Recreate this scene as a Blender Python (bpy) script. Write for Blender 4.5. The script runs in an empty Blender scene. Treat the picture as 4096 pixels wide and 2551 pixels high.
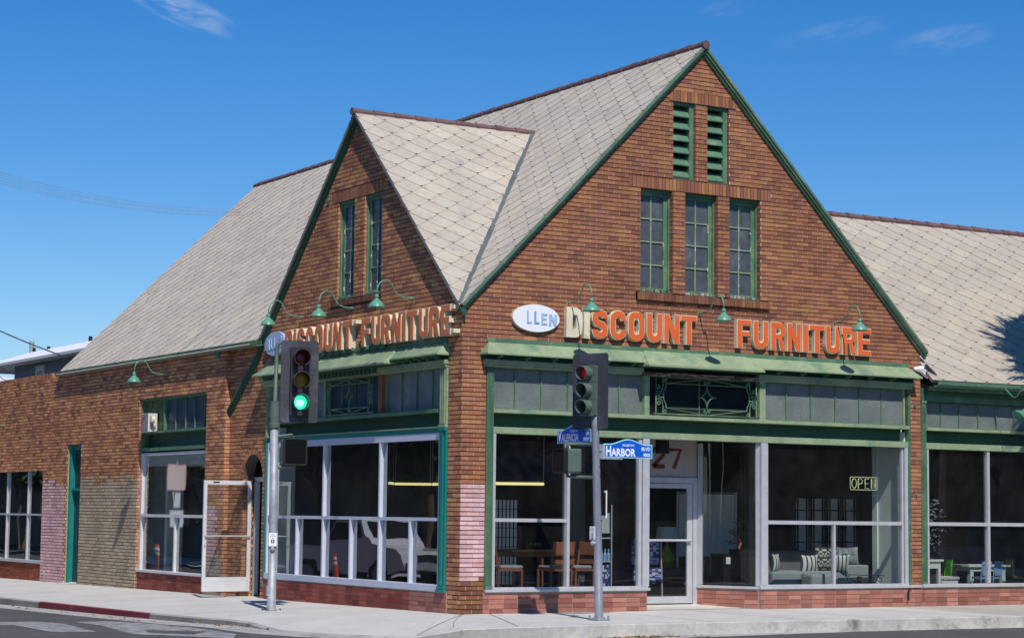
import bpy, math, random
from mathutils import Vector, Matrix
from mathutils.geometry import tessellate_polygon
from mathutils import noise as mnoise
random.seed(7)
R = math.radians
SC = bpy.context.scene
COL = SC.collection

# ------------------------------------------------------------------ camera
cam_d = bpy.data.cameras.new('camera'); cam = bpy.data.objects.new('camera', cam_d); COL.objects.link(cam)
SC.camera = cam
YAW, PIT, ROL = R(58.90019706), R(5.39532561), R(0.64771367)
cam.location = (-17.65103985, -30.88670136, 1.70607012)
_d = Vector((math.cos(YAW)*math.cos(PIT), math.sin(YAW)*math.cos(PIT), math.sin(PIT)))
_r = Vector((math.sin(YAW), -math.cos(YAW), 0)); _u = _r.cross(_d)
_R = _r*math.cos(ROL)+_u*math.sin(ROL); _U = -_r*math.sin(ROL)+_u*math.cos(ROL)
cam.rotation_euler = Matrix((_R, _U, -_d)).transposed().to_euler()
cam_d.sensor_width = 36.0; cam_d.lens = 8260.68/4096*36.0
cam_d.clip_start = 0.5; cam_d.clip_end = 4000

# ------------------------------------------------------------------ world, sun, exposure
SUN_TRAVEL = Vector((0.235, 0.80, -1.0)).normalized()
S = -SUN_TRAVEL
sun_el = math.asin(S.z)
world = bpy.data.worlds.new('World'); SC.world = world; world.use_nodes = True
nt = world.node_tree; nt.nodes.clear()
def wn(t, **k):
    n = nt.nodes.new(t)
    for a, b in k.items(): setattr(n, a, b)
    return n
sky = wn('ShaderNodeTexSky', sky_type='NISHITA', sun_disc=False, sun_elevation=sun_el,
         sun_rotation=math.atan2(S.x, S.y), air_density=1.0, dust_density=0.1, ozone_density=3.5, altitude=0.0)
hsv = wn('ShaderNodeHueSaturation'); hsv.inputs['Saturation'].default_value = 1.42
nt.links.new(sky.outputs[0], hsv.inputs['Color'])
tint = wn('ShaderNodeVectorMath', operation='MULTIPLY'); tint.inputs[1].default_value = (.80, .865, 1.03); nt.links.new(hsv.outputs[0], tint.inputs[0])
bg = wn('ShaderNodeBackground'); bg.inputs[1].default_value = 0.115
# wisps of cirrus: noise streaks that stand in given directions of the sky
tc = wn('ShaderNodeTexCoord')
def wispy(direction, axis, length, width, strength, prev):
    D = Vector(direction).normalized(); A_ = Vector(axis); A_ = (A_-D*A_.dot(D)).normalized(); B_ = D.cross(A_)
    def dot(v, off=0.0):
        m = wn('ShaderNodeVectorMath', operation='DOT_PRODUCT'); m.inputs[1].default_value = v
        nt.links.new(tc.outputs['Generated'], m.inputs[0]); return m.outputs['Value']
    def gauss(sock, w):
        a = wn('ShaderNodeMath', operation='DIVIDE'); nt.links.new(sock, a.inputs[0]); a.inputs[1].default_value = w
        b = wn('ShaderNodeMath', operation='MULTIPLY'); nt.links.new(a.outputs[0], b.inputs[0]); nt.links.new(a.outputs[0], b.inputs[1])
        return b.outputs[0]
    s = wn('ShaderNodeMath', operation='ADD'); nt.links.new(gauss(dot(A_), length), s.inputs[0]); nt.links.new(gauss(dot(B_), width), s.inputs[1])
    fr = wn('ShaderNodeMapRange'); fr.inputs['From Min'].default_value = 1.0; fr.inputs['From Max'].default_value = 0.0; nt.links.new(s.outputs[0], fr.inputs['Value'])
    front = wn('ShaderNodeMath', operation='GREATER_THAN'); nt.links.new(dot(D), front.inputs[0]); front.inputs[1].default_value = 0.5
    mp = wn('ShaderNodeCombineXYZ')
    for i, (v, sc_) in enumerate(((A_, 0.35), (B_, 1.8))):
        mm = wn('ShaderNodeMath', operation='MULTIPLY'); nt.links.new(dot(v), mm.inputs[0]); mm.inputs[1].default_value = sc_; nt.links.new(mm.outputs[0], mp.inputs[i])
    no = wn('ShaderNodeTexNoise'); no.inputs['Scale'].default_value = 34; no.inputs['Detail'].default_value = 8; no.inputs['Roughness'].default_value = .62
    no.inputs['Distortion'].default_value = .8
    nt.links.new(mp.outputs[0], no.inputs['Vector'])
    nr = wn('ShaderNodeMapRange'); nr.inputs['From Min'].default_value = .42; nr.inputs['From Max'].default_value = .75; nt.links.new(no.outputs['Fac'], nr.inputs['Value'])
    m1 = wn('ShaderNodeMath', operation='MULTIPLY'); nt.links.new(fr.outputs[0], m1.inputs[0]); nt.links.new(nr.outputs[0], m1.inputs[1])
    m2 = wn('ShaderNodeMath', operation='MULTIPLY'); nt.links.new(m1.outputs[0], m2.inputs[0]); nt.links.new(front.outputs[0], m2.inputs[1])
    m3 = wn('ShaderNodeMath', operation='MULTIPLY'); nt.links.new(m2.outputs[0], m3.inputs[0]); m3.inputs[1].default_value = strength; m3.use_clamp = True
    mix = wn('ShaderNodeMix', data_type='RGBA'); nt.links.new(m3.outputs[0], mix.inputs['Factor'])
    nt.links.new(prev, mix.inputs['A']); mix.inputs['B'].default_value = (6.0, 6.5, 7.6, 1)
    return mix.outputs['Result']
def sdir(px, py):
    return (_d+_R*(px-2048)/8260.68-_U*(py-1275.5)/8260.68).normalized()
out_c = tint.outputs[0]
for (x0, y0, x1, y1, w_, st) in ((500, -60, 930, 130, .008, 1.05), (3120, 180, 3560, 85, .006, .26), (3600, 190, 3960, 130, .007, .42), (2800, 60, 3000, 20, .005, .2)):
    a_, b_ = sdir(x0, y0), sdir(x1, y1)
    out_c = wispy((a_+b_)/2, b_-a_, (b_-a_).length*.62, w_, st, out_c)
nt.links.new(out_c, bg.inputs[0])
wo = wn('ShaderNodeOutputWorld'); nt.links.new(bg.outputs[0], wo.inputs[0])

sun_d = bpy.data.lights.new('sun', 'SUN'); sun_d.energy = 4.6; sun_d.angle = R(0.53); sun_d.color = (1.0, 0.93, 0.84)
sun = bpy.data.objects.new('sun', sun_d); COL.objects.link(sun); sun.rotation_euler = SUN_TRAVEL.to_track_quat('-Z', 'Y').to_euler()
sun.location = (-5, -20, 40)
SC.view_settings.view_transform = 'Standard'; SC.view_settings.look = 'None'; SC.view_settings.exposure = -0.1; SC.view_settings.gamma = 1
SC.cycles.max_bounces = 8; SC.cycles.transparent_max_bounces = 12; SC.cycles.glossy_bounces = 4

# ------------------------------------------------------------------ helpers
ORG = {}
def props(o, label=None, cat=None, group=None, kind=None):
    if label: o['label'] = label
    if cat: o['category'] = cat
    if group: o['group'] = group
    if kind: o['kind'] = kind
    return o
def thing(name, label, cat, loc=(0, 0, 0), rz=0, group=None, kind=None):
    o = bpy.data.objects.new(name, None); COL.objects.link(o); o.location = loc; o.rotation_euler = (0, 0, rz)
    o.empty_display_size = .2
    ORG[o.name] = Vector(loc)
    return props(o, label, cat, group, kind)
class MB:
    def __init__(s): s.v = []; s.f = []; s.m = []; s.c = []
    def face(s, pts, mat=0, col=(1, 1, 1)):
        n = len(s.v); s.v += [tuple(p) for p in pts]; s.f.append(tuple(range(n, n+len(pts)))); s.m.append(mat); s.c.append(col)
    def box(s, a, b, mat=0, col=(1, 1, 1), T=None):
        x0, y0, z0 = a; x1, y1, z1 = b
        p = [(x, y, z) for z in (z0, z1) for y in (y0, y1) for x in (x0, x1)]
        if T: p = [T(*q) for q in p]
        n = len(s.v); s.v += [tuple(q) for q in p]
        for f in ((0, 2, 3, 1), (4, 5, 7, 6), (0, 1, 5, 4), (2, 6, 7, 3), (0, 4, 6, 2), (1, 3, 7, 5)):
            s.f.append(tuple(n+i for i in f)); s.m.append(mat); s.c.append(col)
    def fbox(s, F, u0, u1, w0, w1, o0, o1, mat=0, col=(1, 1, 1)): s.box((u0, w0, o0), (u1, w1, o1), mat, col, F)
    def solid(s, F, loops, o0, o1, mat=0, col=(1, 1, 1), back=False, smat=None):
        flat = [p for l in loops for p in l]
        tris = tessellate_polygon([[Vector((a, b, 0)) for a, b in l] for l in loops])
        n = len(s.v); s.v += [tuple(F(a, b, o1)) for a, b in flat]
        for t in tris: s.f.append(tuple(n+i for i in t)); s.m.append(mat); s.c.append(col)
        if back:
            n = len(s.v); s.v += [tuple(F(a, b, o0)) for a, b in flat]
            for t in tris: s.f.append(tuple(n+i for i in t)); s.m.append(mat); s.c.append(col)
        for l in loops:
            for i in range(len(l)):
                a, b = l[i], l[(i+1) % len(l)]
                s.face((F(a[0], a[1], o0), F(b[0], b[1], o0), F(b[0], b[1], o1), F(a[0], a[1], o1)), mat if smat is None else smat, col)
    def ring(s, rings, mat=0, col=(1, 1, 1), cap=True, closed=True):
        k = len(rings[0]); n = len(s.v)
        for r in rings: s.v += [tuple(p) for p in r]
        for i in range(len(rings)-1):
            for j in range(k if closed else k-1):
                j2 = (j+1) % k
                s.f.append((n+i*k+j, n+i*k+j2, n+(i+1)*k+j2, n+(i+1)*k+j)); s.m.append(mat); s.c.append(col)
        if cap and closed:
            s.f.append(tuple(n+j for j in range(k))); s.m.append(mat); s.c.append(col)
            s.f.append(tuple(n+(len(rings)-1)*k+j for j in range(k))); s.m.append(mat); s.c.append(col)
    def tube(s, pts, r, k=8, mat=0, col=(1, 1, 1), cap=True):
        pts = [Vector(p) for p in pts]; rr = r if isinstance(r, (list, tuple)) else [r]*len(pts)
        rings = []; up = None
        for i, p in enumerate(pts):
            t = (pts[min(i+1, len(pts)-1)]-pts[max(i-1, 0)]).normalized()
            if up is None:
                up = Vector((0, 0, 1)) if abs(t.z) < .9 else Vector((1, 0, 0))
            a = t.cross(up).normalized(); b = a.cross(t).normalized(); up = b
            rings.append([p+(a*math.cos(2*math.pi*j/k)+b*math.sin(2*math.pi*j/k))*rr[i] for j in range(k)])
        s.ring(rings, mat, col, cap)
    def lathe(s, prof, c=(0, 0, 0), k=20, mat=0, col=(1, 1, 1), cap=False, T=None):
        T = T or (lambda x, y, z: (x, y, z))
        s.ring([[T(c[0]+r*math.cos(2*math.pi*j/k), c[1]+r*math.sin(2*math.pi*j/k), c[2]+z) for j in range(k)] for r, z in prof], mat, col, cap)
    def build(s, name, mats, parent=None, smooth=False, world=True, bevel=0, label=None, kind=None, subsurf=0):
        me = bpy.data.meshes.new(name)
        off = Vector((0, 0, 0))
        if parent is not None and world: off = ORG.get(parent.name, off)
        vs = [(p[0]-off.x, p[1]-off.y, p[2]-off.z) for p in s.v]
        me.from_pydata(vs, [], s.f)
        if not isinstance(mats, (list, tuple)): mats = [mats]
        for m in mats: me.materials.append(m)
        me.polygons.foreach_set('material_index', s.m)
        if smooth: me.polygons.foreach_set('use_smooth', [True]*len(s.f))
        at = me.color_attributes.new('Col', 'FLOAT_COLOR', 'CORNER')
        data = []
        for f, c in zip(s.f, s.c): data += (list(c[:3])+[1.0])*len(f)
        at.data.foreach_set('color', data)
        me.update()
        o = bpy.data.objects.new(name, me); COL.objects.link(o)
        if parent is not None: o.parent = parent; ORG[o.name] = off
        else: ORG[o.name] = Vector((0, 0, 0))
        if bevel:
            b = o.modifiers.new('bevel', 'BEVEL'); b.width = bevel; b.segments = 2; b.limit_method = 'ANGLE'; b.angle_limit = R(40)
        if subsurf:
            b = o.modifiers.new('sub', 'SUBSURF'); b.levels = subsurf; b.render_levels = subsurf
        if label: o['label'] = label
        if kind: o['kind'] = kind
        return o
def copy_tree(o, parent=None):
    c = o.copy(); COL.objects.link(c)
    if parent: c.parent = parent
    for ch in list(o.children): copy_tree(ch, c)
    return c
def arc(cx, cy, r, a0, a1, n=6, ry=None):
    ry = ry or r
    return [(cx+r*math.cos(R(a0+(a1-a0)*i/n)), cy+ry*math.sin(R(a0+(a1-a0)*i/n))) for i in range(n+1)]
def rrect(x0, y0, x1, y1, r, n=4):
    return arc(x1-r, y1-r, r, 0, 90, n)+arc(x0+r, y1-r, r, 90, 180, n)+arc(x0+r, y0+r, r, 180, 270, n)+arc(x1-r, y0+r, r, 270, 360, n)
def stroke(path, w):
    L, Q = [], []
    for i, p in enumerate(path):
        a = path[max(i-1, 0)]; b = path[min(i+1, len(path)-1)]
        dx, dy = b[0]-a[0], b[1]-a[1]; l = math.hypot(dx, dy) or 1
        L.append((p[0]-dy/l*w/2, p[1]+dx/l*w/2)); Q.append((p[0]+dy/l*w/2, p[1]-dx/l*w/2))
    return L+Q[::-1]

# ------------------------------------------------------------------ materials
def mat(name, base=(.5, .5, .5), rough=.7, attr=False, var=.0, vscale=3.0, bump=0.0, bscale=60, metal=0.0, spec=.4, stain=None, stain_sc=1.2, stain_lo=.55, emit=None, coat=0, chip=None, chip_sc=14, chip_lo=.66):
    m = bpy.data.materials.new(name); m.use_nodes = True; t = m.node_tree; N = t.nodes; K = t.links
    b = N['Principled BSDF']; b.inputs['Roughness'].default_value = rough; b.inputs['Metallic'].default_value = metal
    b.inputs['Specular IOR Level'].default_value = spec; b.inputs['Coat Weight'].default_value = coat
    tcn = N.new('ShaderNodeTexCoord')
    if attr:
        a = N.new('ShaderNodeAttribute'); a.attribute_name = 'Col'; src = a.outputs['Color']
        mx = N.new('ShaderNodeMix'); mx.data_type = 'RGBA'; mx.blend_type = 'MULTIPLY'; mx.inputs['Factor'].default_value = 1
        K.new(src, mx.inputs['A']); mx.inputs['B'].default_value = (*base, 1); src = mx.outputs['Result']
    else:
        rgb = N.new('ShaderNodeRGB'); rgb.outputs[0].default_value = (*base, 1); src = rgb.outputs[0]
    if var:
        for sc_, amt in ((vscale, var), (vscale*9, var*.7), (vscale*45, var*.55)):
            no = N.new('ShaderNodeTexNoise'); no.inputs['Scale'].default_value = sc_; no.inputs['Detail'].default_value = 5
            K.new(tcn.outputs['Object'], no.inputs['Vector'])
            mr = N.new('ShaderNodeMapRange'); mr.inputs['From Min'].default_value = .3; mr.inputs['From Max'].default_value = .7
            mr.inputs['To Min'].default_value = 1-amt; mr.inputs['To Max'].default_value = 1+amt
            K.new(no.outputs['Fac'], mr.inputs['Value'])
            vm = N.new('ShaderNodeVectorMath'); vm.operation = 'SCALE'; K.new(src, vm.inputs[0]); K.new(mr.outputs[0], vm.inputs['Scale']); src = vm.outputs[0]
    if stain:
        no = N.new('ShaderNodeTexNoise'); no.inputs['Scale'].default_value = stain_sc; no.inputs['Detail'].default_value = 8; no.inputs['Roughness'].default_value = .65
        K.new(tcn.outputs['Object'], no.inputs['Vector'])
        mr = N.new('ShaderNodeMapRange'); mr.inputs['From Min'].default_value = stain_lo; mr.inputs['From Max'].default_value = stain_lo+.17
        K.new(no.outputs['Fac'], mr.inputs['Value'])
        mx = N.new('ShaderNodeMix'); mx.data_type = 'RGBA'; K.new(mr.outputs[0], mx.inputs['Factor']); K.new(src, mx.inputs['A']); mx.inputs['B'].default_value = (*stain, 1); src = mx.outputs['Result']
    if chip:
        no = N.new('ShaderNodeTexNoise'); no.inputs['Scale'].default_value = chip_sc; no.inputs['Detail'].default_value = 6; no.inputs['Roughness'].default_value = .7
        K.new(tcn.outputs['Object'], no.inputs['Vector'])
        mr = N.new('ShaderNodeMapRange'); mr.inputs['From Min'].default_value = chip_lo; mr.inputs['From Max'].default_value = chip_lo+.03
        K.new(no.outputs['Fac'], mr.inputs['Value'])
        mx = N.new('ShaderNodeMix'); mx.data_type = 'RGBA'; K.new(mr.outputs[0], mx.inputs['Factor']); K.new(src, mx.inputs['A']); mx.inputs['B'].default_value = (*chip, 1); src = mx.outputs['Result']
    K.new(src, b.inputs['Base Color'])
    if bump:
        no = N.new('ShaderNodeTexNoise'); no.inputs['Scale'].default_value = bscale; no.inputs['Detail'].default_value = 4
        K.new(tcn.outputs['Object'], no.inputs['Vector'])
        bp = N.new('ShaderNodeBump'); bp.inputs['Strength'].default_value = 1; bp.inputs['Distance'].default_value = bump
        K.new(no.outputs['Fac'], bp.inputs['Height']); K.new(bp.outputs[0], b.inputs['Normal'])
    if emit:
        b.inputs['Emission Color'].default_value = (*emit[:3], 1); b.inputs['Emission Strength'].default_value = emit[3]
    return m
def glass(name, tint=(.86, .90, .88), refl=.9, wave=0.004, wsc=.9, base=.0):
    m = bpy.data.materials.new(name); m.use_nodes = True; t = m.node_tree; N = t.nodes; K = t.links; N.clear()
    o = N.new('ShaderNodeOutputMaterial'); mx = N.new('ShaderNodeMixShader')
    tr = N.new('ShaderNodeBsdfTransparent'); tr.inputs[0].default_value = (*tint, 1)
    gl = N.new('ShaderNodeBsdfGlossy'); gl.inputs['Roughness'].default_value = .005; gl.inputs['Color'].default_value = (refl, refl, refl, 1)
    gn = N.new('ShaderNodeNewGeometry'); ior = N.new('ShaderNodeMapRange'); ior.inputs['To Min'].default_value = 1.55; ior.inputs['To Max'].default_value = 1/1.55; K.new(gn.outputs['Backfacing'], ior.inputs['Value'])
    fr = N.new('ShaderNodeFresnel'); K.new(ior.outputs[0], fr.inputs['IOR'])
    mr = N.new('ShaderNodeMapRange'); mr.inputs['To Min'].default_value = base; mr.inputs['To Max'].default_value = 1; K.new(fr.outputs[0], mr.inputs['Value'])
    mu = N.new('ShaderNodeMath'); mu.operation = 'MULTIPLY'; mu.inputs[1].default_value = 2.5; mu.use_clamp = True; K.new(mr.outputs[0], mu.inputs[0])
    tcn = N.new('ShaderNodeTexCoord'); no = N.new('ShaderNodeTexNoise'); no.inputs['Scale'].default_value = wsc; no.inputs['Detail'].default_value = 1
    K.new(tcn.outputs['Object'], no.inputs['Vector'])
    bp = N.new('ShaderNodeBump'); bp.inputs['Distance'].default_value = wave; bp.inputs['Strength'].default_value = 1; K.new(no.outputs['Fac'], bp.inputs['Height'])
    K.new(bp.outputs[0], gl.inputs['Normal'])
    K.new(mu.outputs[0], mx.inputs[0]); K.new(tr.outputs[0], mx.inputs[1]); K.new(gl.outputs[0], mx.inputs[2]); dn = N.new('ShaderNodeTexNoise'); dn.inputs['Scale'].default_value = 2.6; dn.inputs['Detail'].default_value = 9; dn.inputs['Roughness'].default_value = .72; K.new(tcn.outputs['Object'], dn.inputs['Vector'])
    dr_ = N.new('ShaderNodeMapRange'); dr_.inputs['From Min'].default_value = .35; dr_.inputs['From Max'].default_value = .8; dr_.inputs['To Min'].default_value = .003; dr_.inputs['To Max'].default_value = .022; K.new(dn.outputs['Fac'], dr_.inputs['Value'])
    df = N.new('ShaderNodeBsdfDiffuse'); df.inputs[0].default_value = (.62, .63, .62, 1); m2 = N.new('ShaderNodeMixShader'); K.new(dr_.outputs[0], m2.inputs[0]); K.new(mx.outputs[0], m2.inputs[1]); K.new(df.outputs[0], m2.inputs[2])
    K.new(m2.outputs[0], o.inputs[0])
    return m
M = {}
M['masonry'] = mat('masonry', (1, 1, 1), .93, attr=True, var=.09, vscale=2.2, bump=.008, bscale=70, spec=.2)
M['tile'] = mat('cement_shingle', (1, 1, 1), .9, attr=True, var=.08, vscale=1.1, spec=.2, stain=(.34, .27, .26), stain_sc=4.0, stain_lo=.55, bump=.002, bscale=80)
M['underlay'] = mat('roof_underlay', (.21, .20, .18), .95)
M['ridge'] = mat('ridge_clay', (.15, .088, .088), .8, var=.25, vscale=4)
M['green'] = mat('green_paint', (.085, .185, .112), .6, var=.16, vscale=2, stain=(.19, .28, .15), stain_sc=2.6, stain_lo=.52, bump=.004, bscale=40, chip=(.30, .29, .25), chip_sc=11, chip_lo=.66)
M['greend'] = mat('shaded_green_paint', (.035, .105, .065), .5, var=.16, vscale=2, chip=(.12, .15, .11), chip_sc=9, chip_lo=.66)  # darker copy of the green, shade put into webs, soffits and side rake
M['greenl'] = mat('weathered_green_metal', (.26, .335, .20), .55, var=.14, vscale=2, stain=(.12, .23, .15), stain_sc=1.9, stain_lo=.52, bump=.006, bscale=9, chip=(.40, .42, .40), chip_sc=7, chip_lo=.71)
M['teal'] = mat('teal_paint', (.01, .20, .175), .45, var=.08)
M['darkteal'] = mat('dark_teal_door', (.012, .05, .06), .5, var=.1)
M['alu'] = mat('aluminium', (.52, .53, .56), .42, metal=.25, var=.08, vscale=5)
M['blueframe'] = mat('blue_grey_frame', (.53, .56, .66), .45, var=.06)
M['white'] = mat('white_paint', (.58, .59, .61), .45, var=.08)
M['glass'] = glass('shop_glass')
M['doorglass'] = glass('door_glass', (.9, .92, .91), wave=.0)
M['dusty'] = mat('dusty_glass', (.155, .182, .172), .35, var=.16, vscale=2.4, spec=.5, stain=(.27, .29, .30), stain_sc=1.6, stain_lo=.58)
M['dustyg'] = mat('gable_pane', (.075, .088, .10), .3, var=.22, vscale=5, stain=(.13, .145, .16), stain_sc=2.4, stain_lo=.55)
M['dustyd'] = mat('dark_pane', (.018, .020, .020), .3, var=.2, vscale=2, spec=.2)
M['dustyb'] = mat('blue_dark_pane', (.045, .065, .10), .25, var=.2, vscale=2)
M['orange'] = mat('orange_enamel', (.72, .135, .032), .45, var=.05)
M['rust'] = mat('rust_orange_face', (.72, .20, .065), .5, var=.08)  # copy of the orange enamel, raised to lift the shaded side letters
M['cream'] = mat('cream_channel', (.70, .64, .47), .6, var=.12, stain=(.32, .27, .18), stain_sc=6, stain_lo=.6)
M['board'] = mat('white_board', (.82, .84, .87), .35)
M['boardb'] = mat('shaded_oval_board', (.42, .50, .72), .4)  # shade on the side oval board put into its colour
M['blue1'] = mat('pale_blue_letter', (.36, .50, .72), .5)
M['blue2'] = mat('blue_letter', (.12, .40, .62), .5)
M['lamp'] = mat('lamp_enamel', (.11, .30, .205), .38, var=.08, vscale=6)
M['galv'] = mat('galvanised_steel', (.33, .35, .38), .55, metal=.25, var=.22, vscale=7)
M['pole2'] = mat('painted_grey_pole', (.20, .22, .27), .5, var=.12, vscale=6)
M['olive'] = mat('signal_green', (.10, .13, .11), .5, var=.1)
M['sigbox'] = mat('signal_green_housing', (.10, .145, .125), .5, var=.08)
M['plate'] = mat('black_backplate', (.045, .048, .06), .6, var=.12, vscale=2, stain=(.085, .09, .12), stain_sc=2.5, stain_lo=.5)
M['black'] = mat('black', (.012, .012, .013), .6)
M['red_off'] = mat('dim_red_lens', (.16, .014, .018), .25)
M['yel_off'] = mat('dim_amber_lens', (.36, .22, .01), .3)
M['grn_off'] = mat('dim_green_lens', (.01, .03, .025), .3)
M['grn_on'] = mat('lit_green_lens', (.02, .5, .3), .3, emit=(.03, 1.0, .52, 1.25))
M['grn_core'] = mat('lit_green_core', (.3, .8, .6), .3, emit=(.45, 1.0, .88, 1.3))
M['red_on'] = mat('lit_red_lens', (.4, .01, .02), .3, emit=(1.0, .01, .05, .16))
M['signblue'] = mat('sign_blue', (.004, .115, .62), .4)
M['signteal'] = mat('sign_edge', (.03, .55, .52), .4)
M['signwhite'] = mat('sign_white', (.85, .87, .9), .4)
M['concrete'] = mat('concrete_pavement', (.53, .52, .49), .9, attr=True, var=.07, vscale=.9, stain=(.46, .45, .425), stain_sc=.7, stain_lo=.56, bump=.003, bscale=70)
M['kerb'] = mat('kerb_concrete', (1, 1, 1), .9, attr=True, var=.16, vscale=1.4, bump=.004, bscale=50, stain=(.10, .10, .095), stain_sc=2.0, stain_lo=.56)
M['asphalt'] = mat('asphalt', (.085, .082, .082), .9, var=.16, vscale=1.1, bump=.01, bscale=45)
M['roadpaint'] = mat('worn_road_paint', (.31, .31, .315), .85, var=.2, vscale=3, stain=(.11, .108, .106), stain_sc=4.5, stain_lo=.46)
M['flash'] = mat('valley_flashing', (.16, .19, .18), .45, metal=.3, var=.2)
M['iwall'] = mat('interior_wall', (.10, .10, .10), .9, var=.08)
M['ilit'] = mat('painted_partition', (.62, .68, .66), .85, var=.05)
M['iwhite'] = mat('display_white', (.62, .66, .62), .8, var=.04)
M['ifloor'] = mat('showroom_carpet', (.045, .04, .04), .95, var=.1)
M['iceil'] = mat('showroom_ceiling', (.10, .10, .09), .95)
M['wood'] = mat('reddish_wood', (.27, .095, .045), .4, var=.15, vscale=4)
M['woodd'] = mat('dark_wood', (.05, .022, .015), .4, var=.15)
M['cushion'] = mat('grey_cushion', (.30, .31, .34), .9)
M['sofa'] = mat('grey_upholstery', (.30, .33, .34), .95, var=.06, bump=.003, bscale=120)
M['sofad'] = mat('taupe_upholstery', (.15, .14, .15), .95, var=.08)
M['paper'] = mat('shoji_paper', (.42, .46, .55), .8, emit=(.5, .56, .7, .10))  # paper given a faint glow of its own, though it is no lamp
M['paperd'] = mat('screen_paper', (.62, .60, .55), .8)
M['lime'] = mat('lime_ceramic', (.30, .38, .02), .2)
M['shade'] = mat('grey_lampshade', (.62, .70, .72), .8)
M['curtain'] = mat('grey_curtain', (.78, .76, .72), .9, var=.1)
M['toyblue'] = mat('sky_blue_paint', (.22, .38, .62), .5)
M['toygreen'] = mat('green_toy_paint', (.10, .52, .05), .5)
M['toyyellow'] = mat('olive_yellow_paint', (.30, .27, .04), .5)
M['toypink'] = mat('mauve_paint', (.30, .12, .17), .5)
M['leafs'] = mat('silver_leaves', (.26, .28, .36), .7, attr=True)
M['leaf'] = mat('foliage', (1, 1, 1), .75, attr=True, var=.2)
M['bark'] = mat('bark', (.13, .095, .065), .9, var=.3, vscale=5, bump=.02, bscale=25)
M['tube'] = mat('fluorescent_tube', (.9, .85, .5), .5, emit=(1.0, .85, .38, 1.1))
M['neon'] = mat('faint_glow_neon', (.62, .66, .42), .3, emit=(.6, .68, .40, .12))  # small emission added to an unlit tube
M['siding'] = mat('blue_grey_siding', (.17, .20, .26), .8, var=.05)
M['roofg'] = mat('grey_asphalt_roof', (.74, .75, .78), .9, var=.2, vscale=5)
M['fabric'] = mat('patterned_fabric', (1, 1, 1), .9, attr=True)
M['redplastic'] = mat('orange_red_plastic', (.75, .08, .03), .5)
M['carpaint'] = mat('silver_car_paint', (.72, .74, .80), .25, metal=.1, coat=.6)
M['acbeige'] = mat('ac_casing', (.62, .60, .57), .5, var=.05)
M['acvent'] = mat('ac_grille', (.10, .095, .12), .7)

# ------------------------------------------------------------------ masonry
def h2l(c): return tuple(((v/255+.055)/1.055)**2.4 if v > 10 else v/3294 for v in c)
BR = [h2l(c) for c in ((172, 108, 78), (164, 100, 72), (156, 94, 72), (180, 112, 72), (188, 122, 74), (150, 88, 70), (136, 80, 66), (168, 104, 84), (120, 72, 64), (196, 132, 82), (176, 102, 76))]
BRB = [h2l(c) for c in ((190, 126, 88), (178, 112, 78), (168, 104, 74), (196, 136, 88), (204, 146, 92), (160, 98, 76), (140, 86, 70), (126, 74, 68), (186, 120, 84))]
PINK = [h2l(c) for c in ((212, 172, 175), (206, 166, 168), (216, 178, 180), (204, 160, 158))]
TAUPE = [h2l(c) for c in ((176, 158, 134), (168, 150, 128), (182, 164, 140), (172, 156, 130))]
RED = [h2l(c) for c in ((176, 118, 104), (186, 126, 111), (164, 106, 93), (194, 136, 120), (178, 120, 102))]
REDB = [h2l(c) for c in ((160, 86, 74), (150, 78, 68), (168, 94, 82), (140, 74, 66))]
MORT = (.46, .39, .33); BED = (.11, .086, .072)  # BED darkened to carry the shadow of the raked bed joints
def soft(P, k, g=1.0):
    m = [sum(c[i] for c in P)/len(P) for i in range(3)]
    return [tuple((m[i]+(c[i]-m[i])*k)*g for i in range(3)) for c in P]
BR = [(a*.90, b*1.09, c*1.20) for a, b, c in soft(BR, .52, .96)]; BRB = [(a*.93, b*1.08, c*1.16) for a, b, c in soft(BRB, .55, 1.17)]  # BRB albedo raised to brighten the side walls in grazing sun
def inside_iv(loops, z):
    xs = []
    for l in loops:
        for i in range(len(l)):
            a, b = l[i], l[(i+1) % len(l)]
            if (a[1] <= z) != (b[1] <= z): xs.append(a[0]+(z-a[1])*(b[0]-a[0])/(b[1]-a[1]))
    xs.sort(); return list(zip(xs[::2], xs[1::2]))
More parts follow.
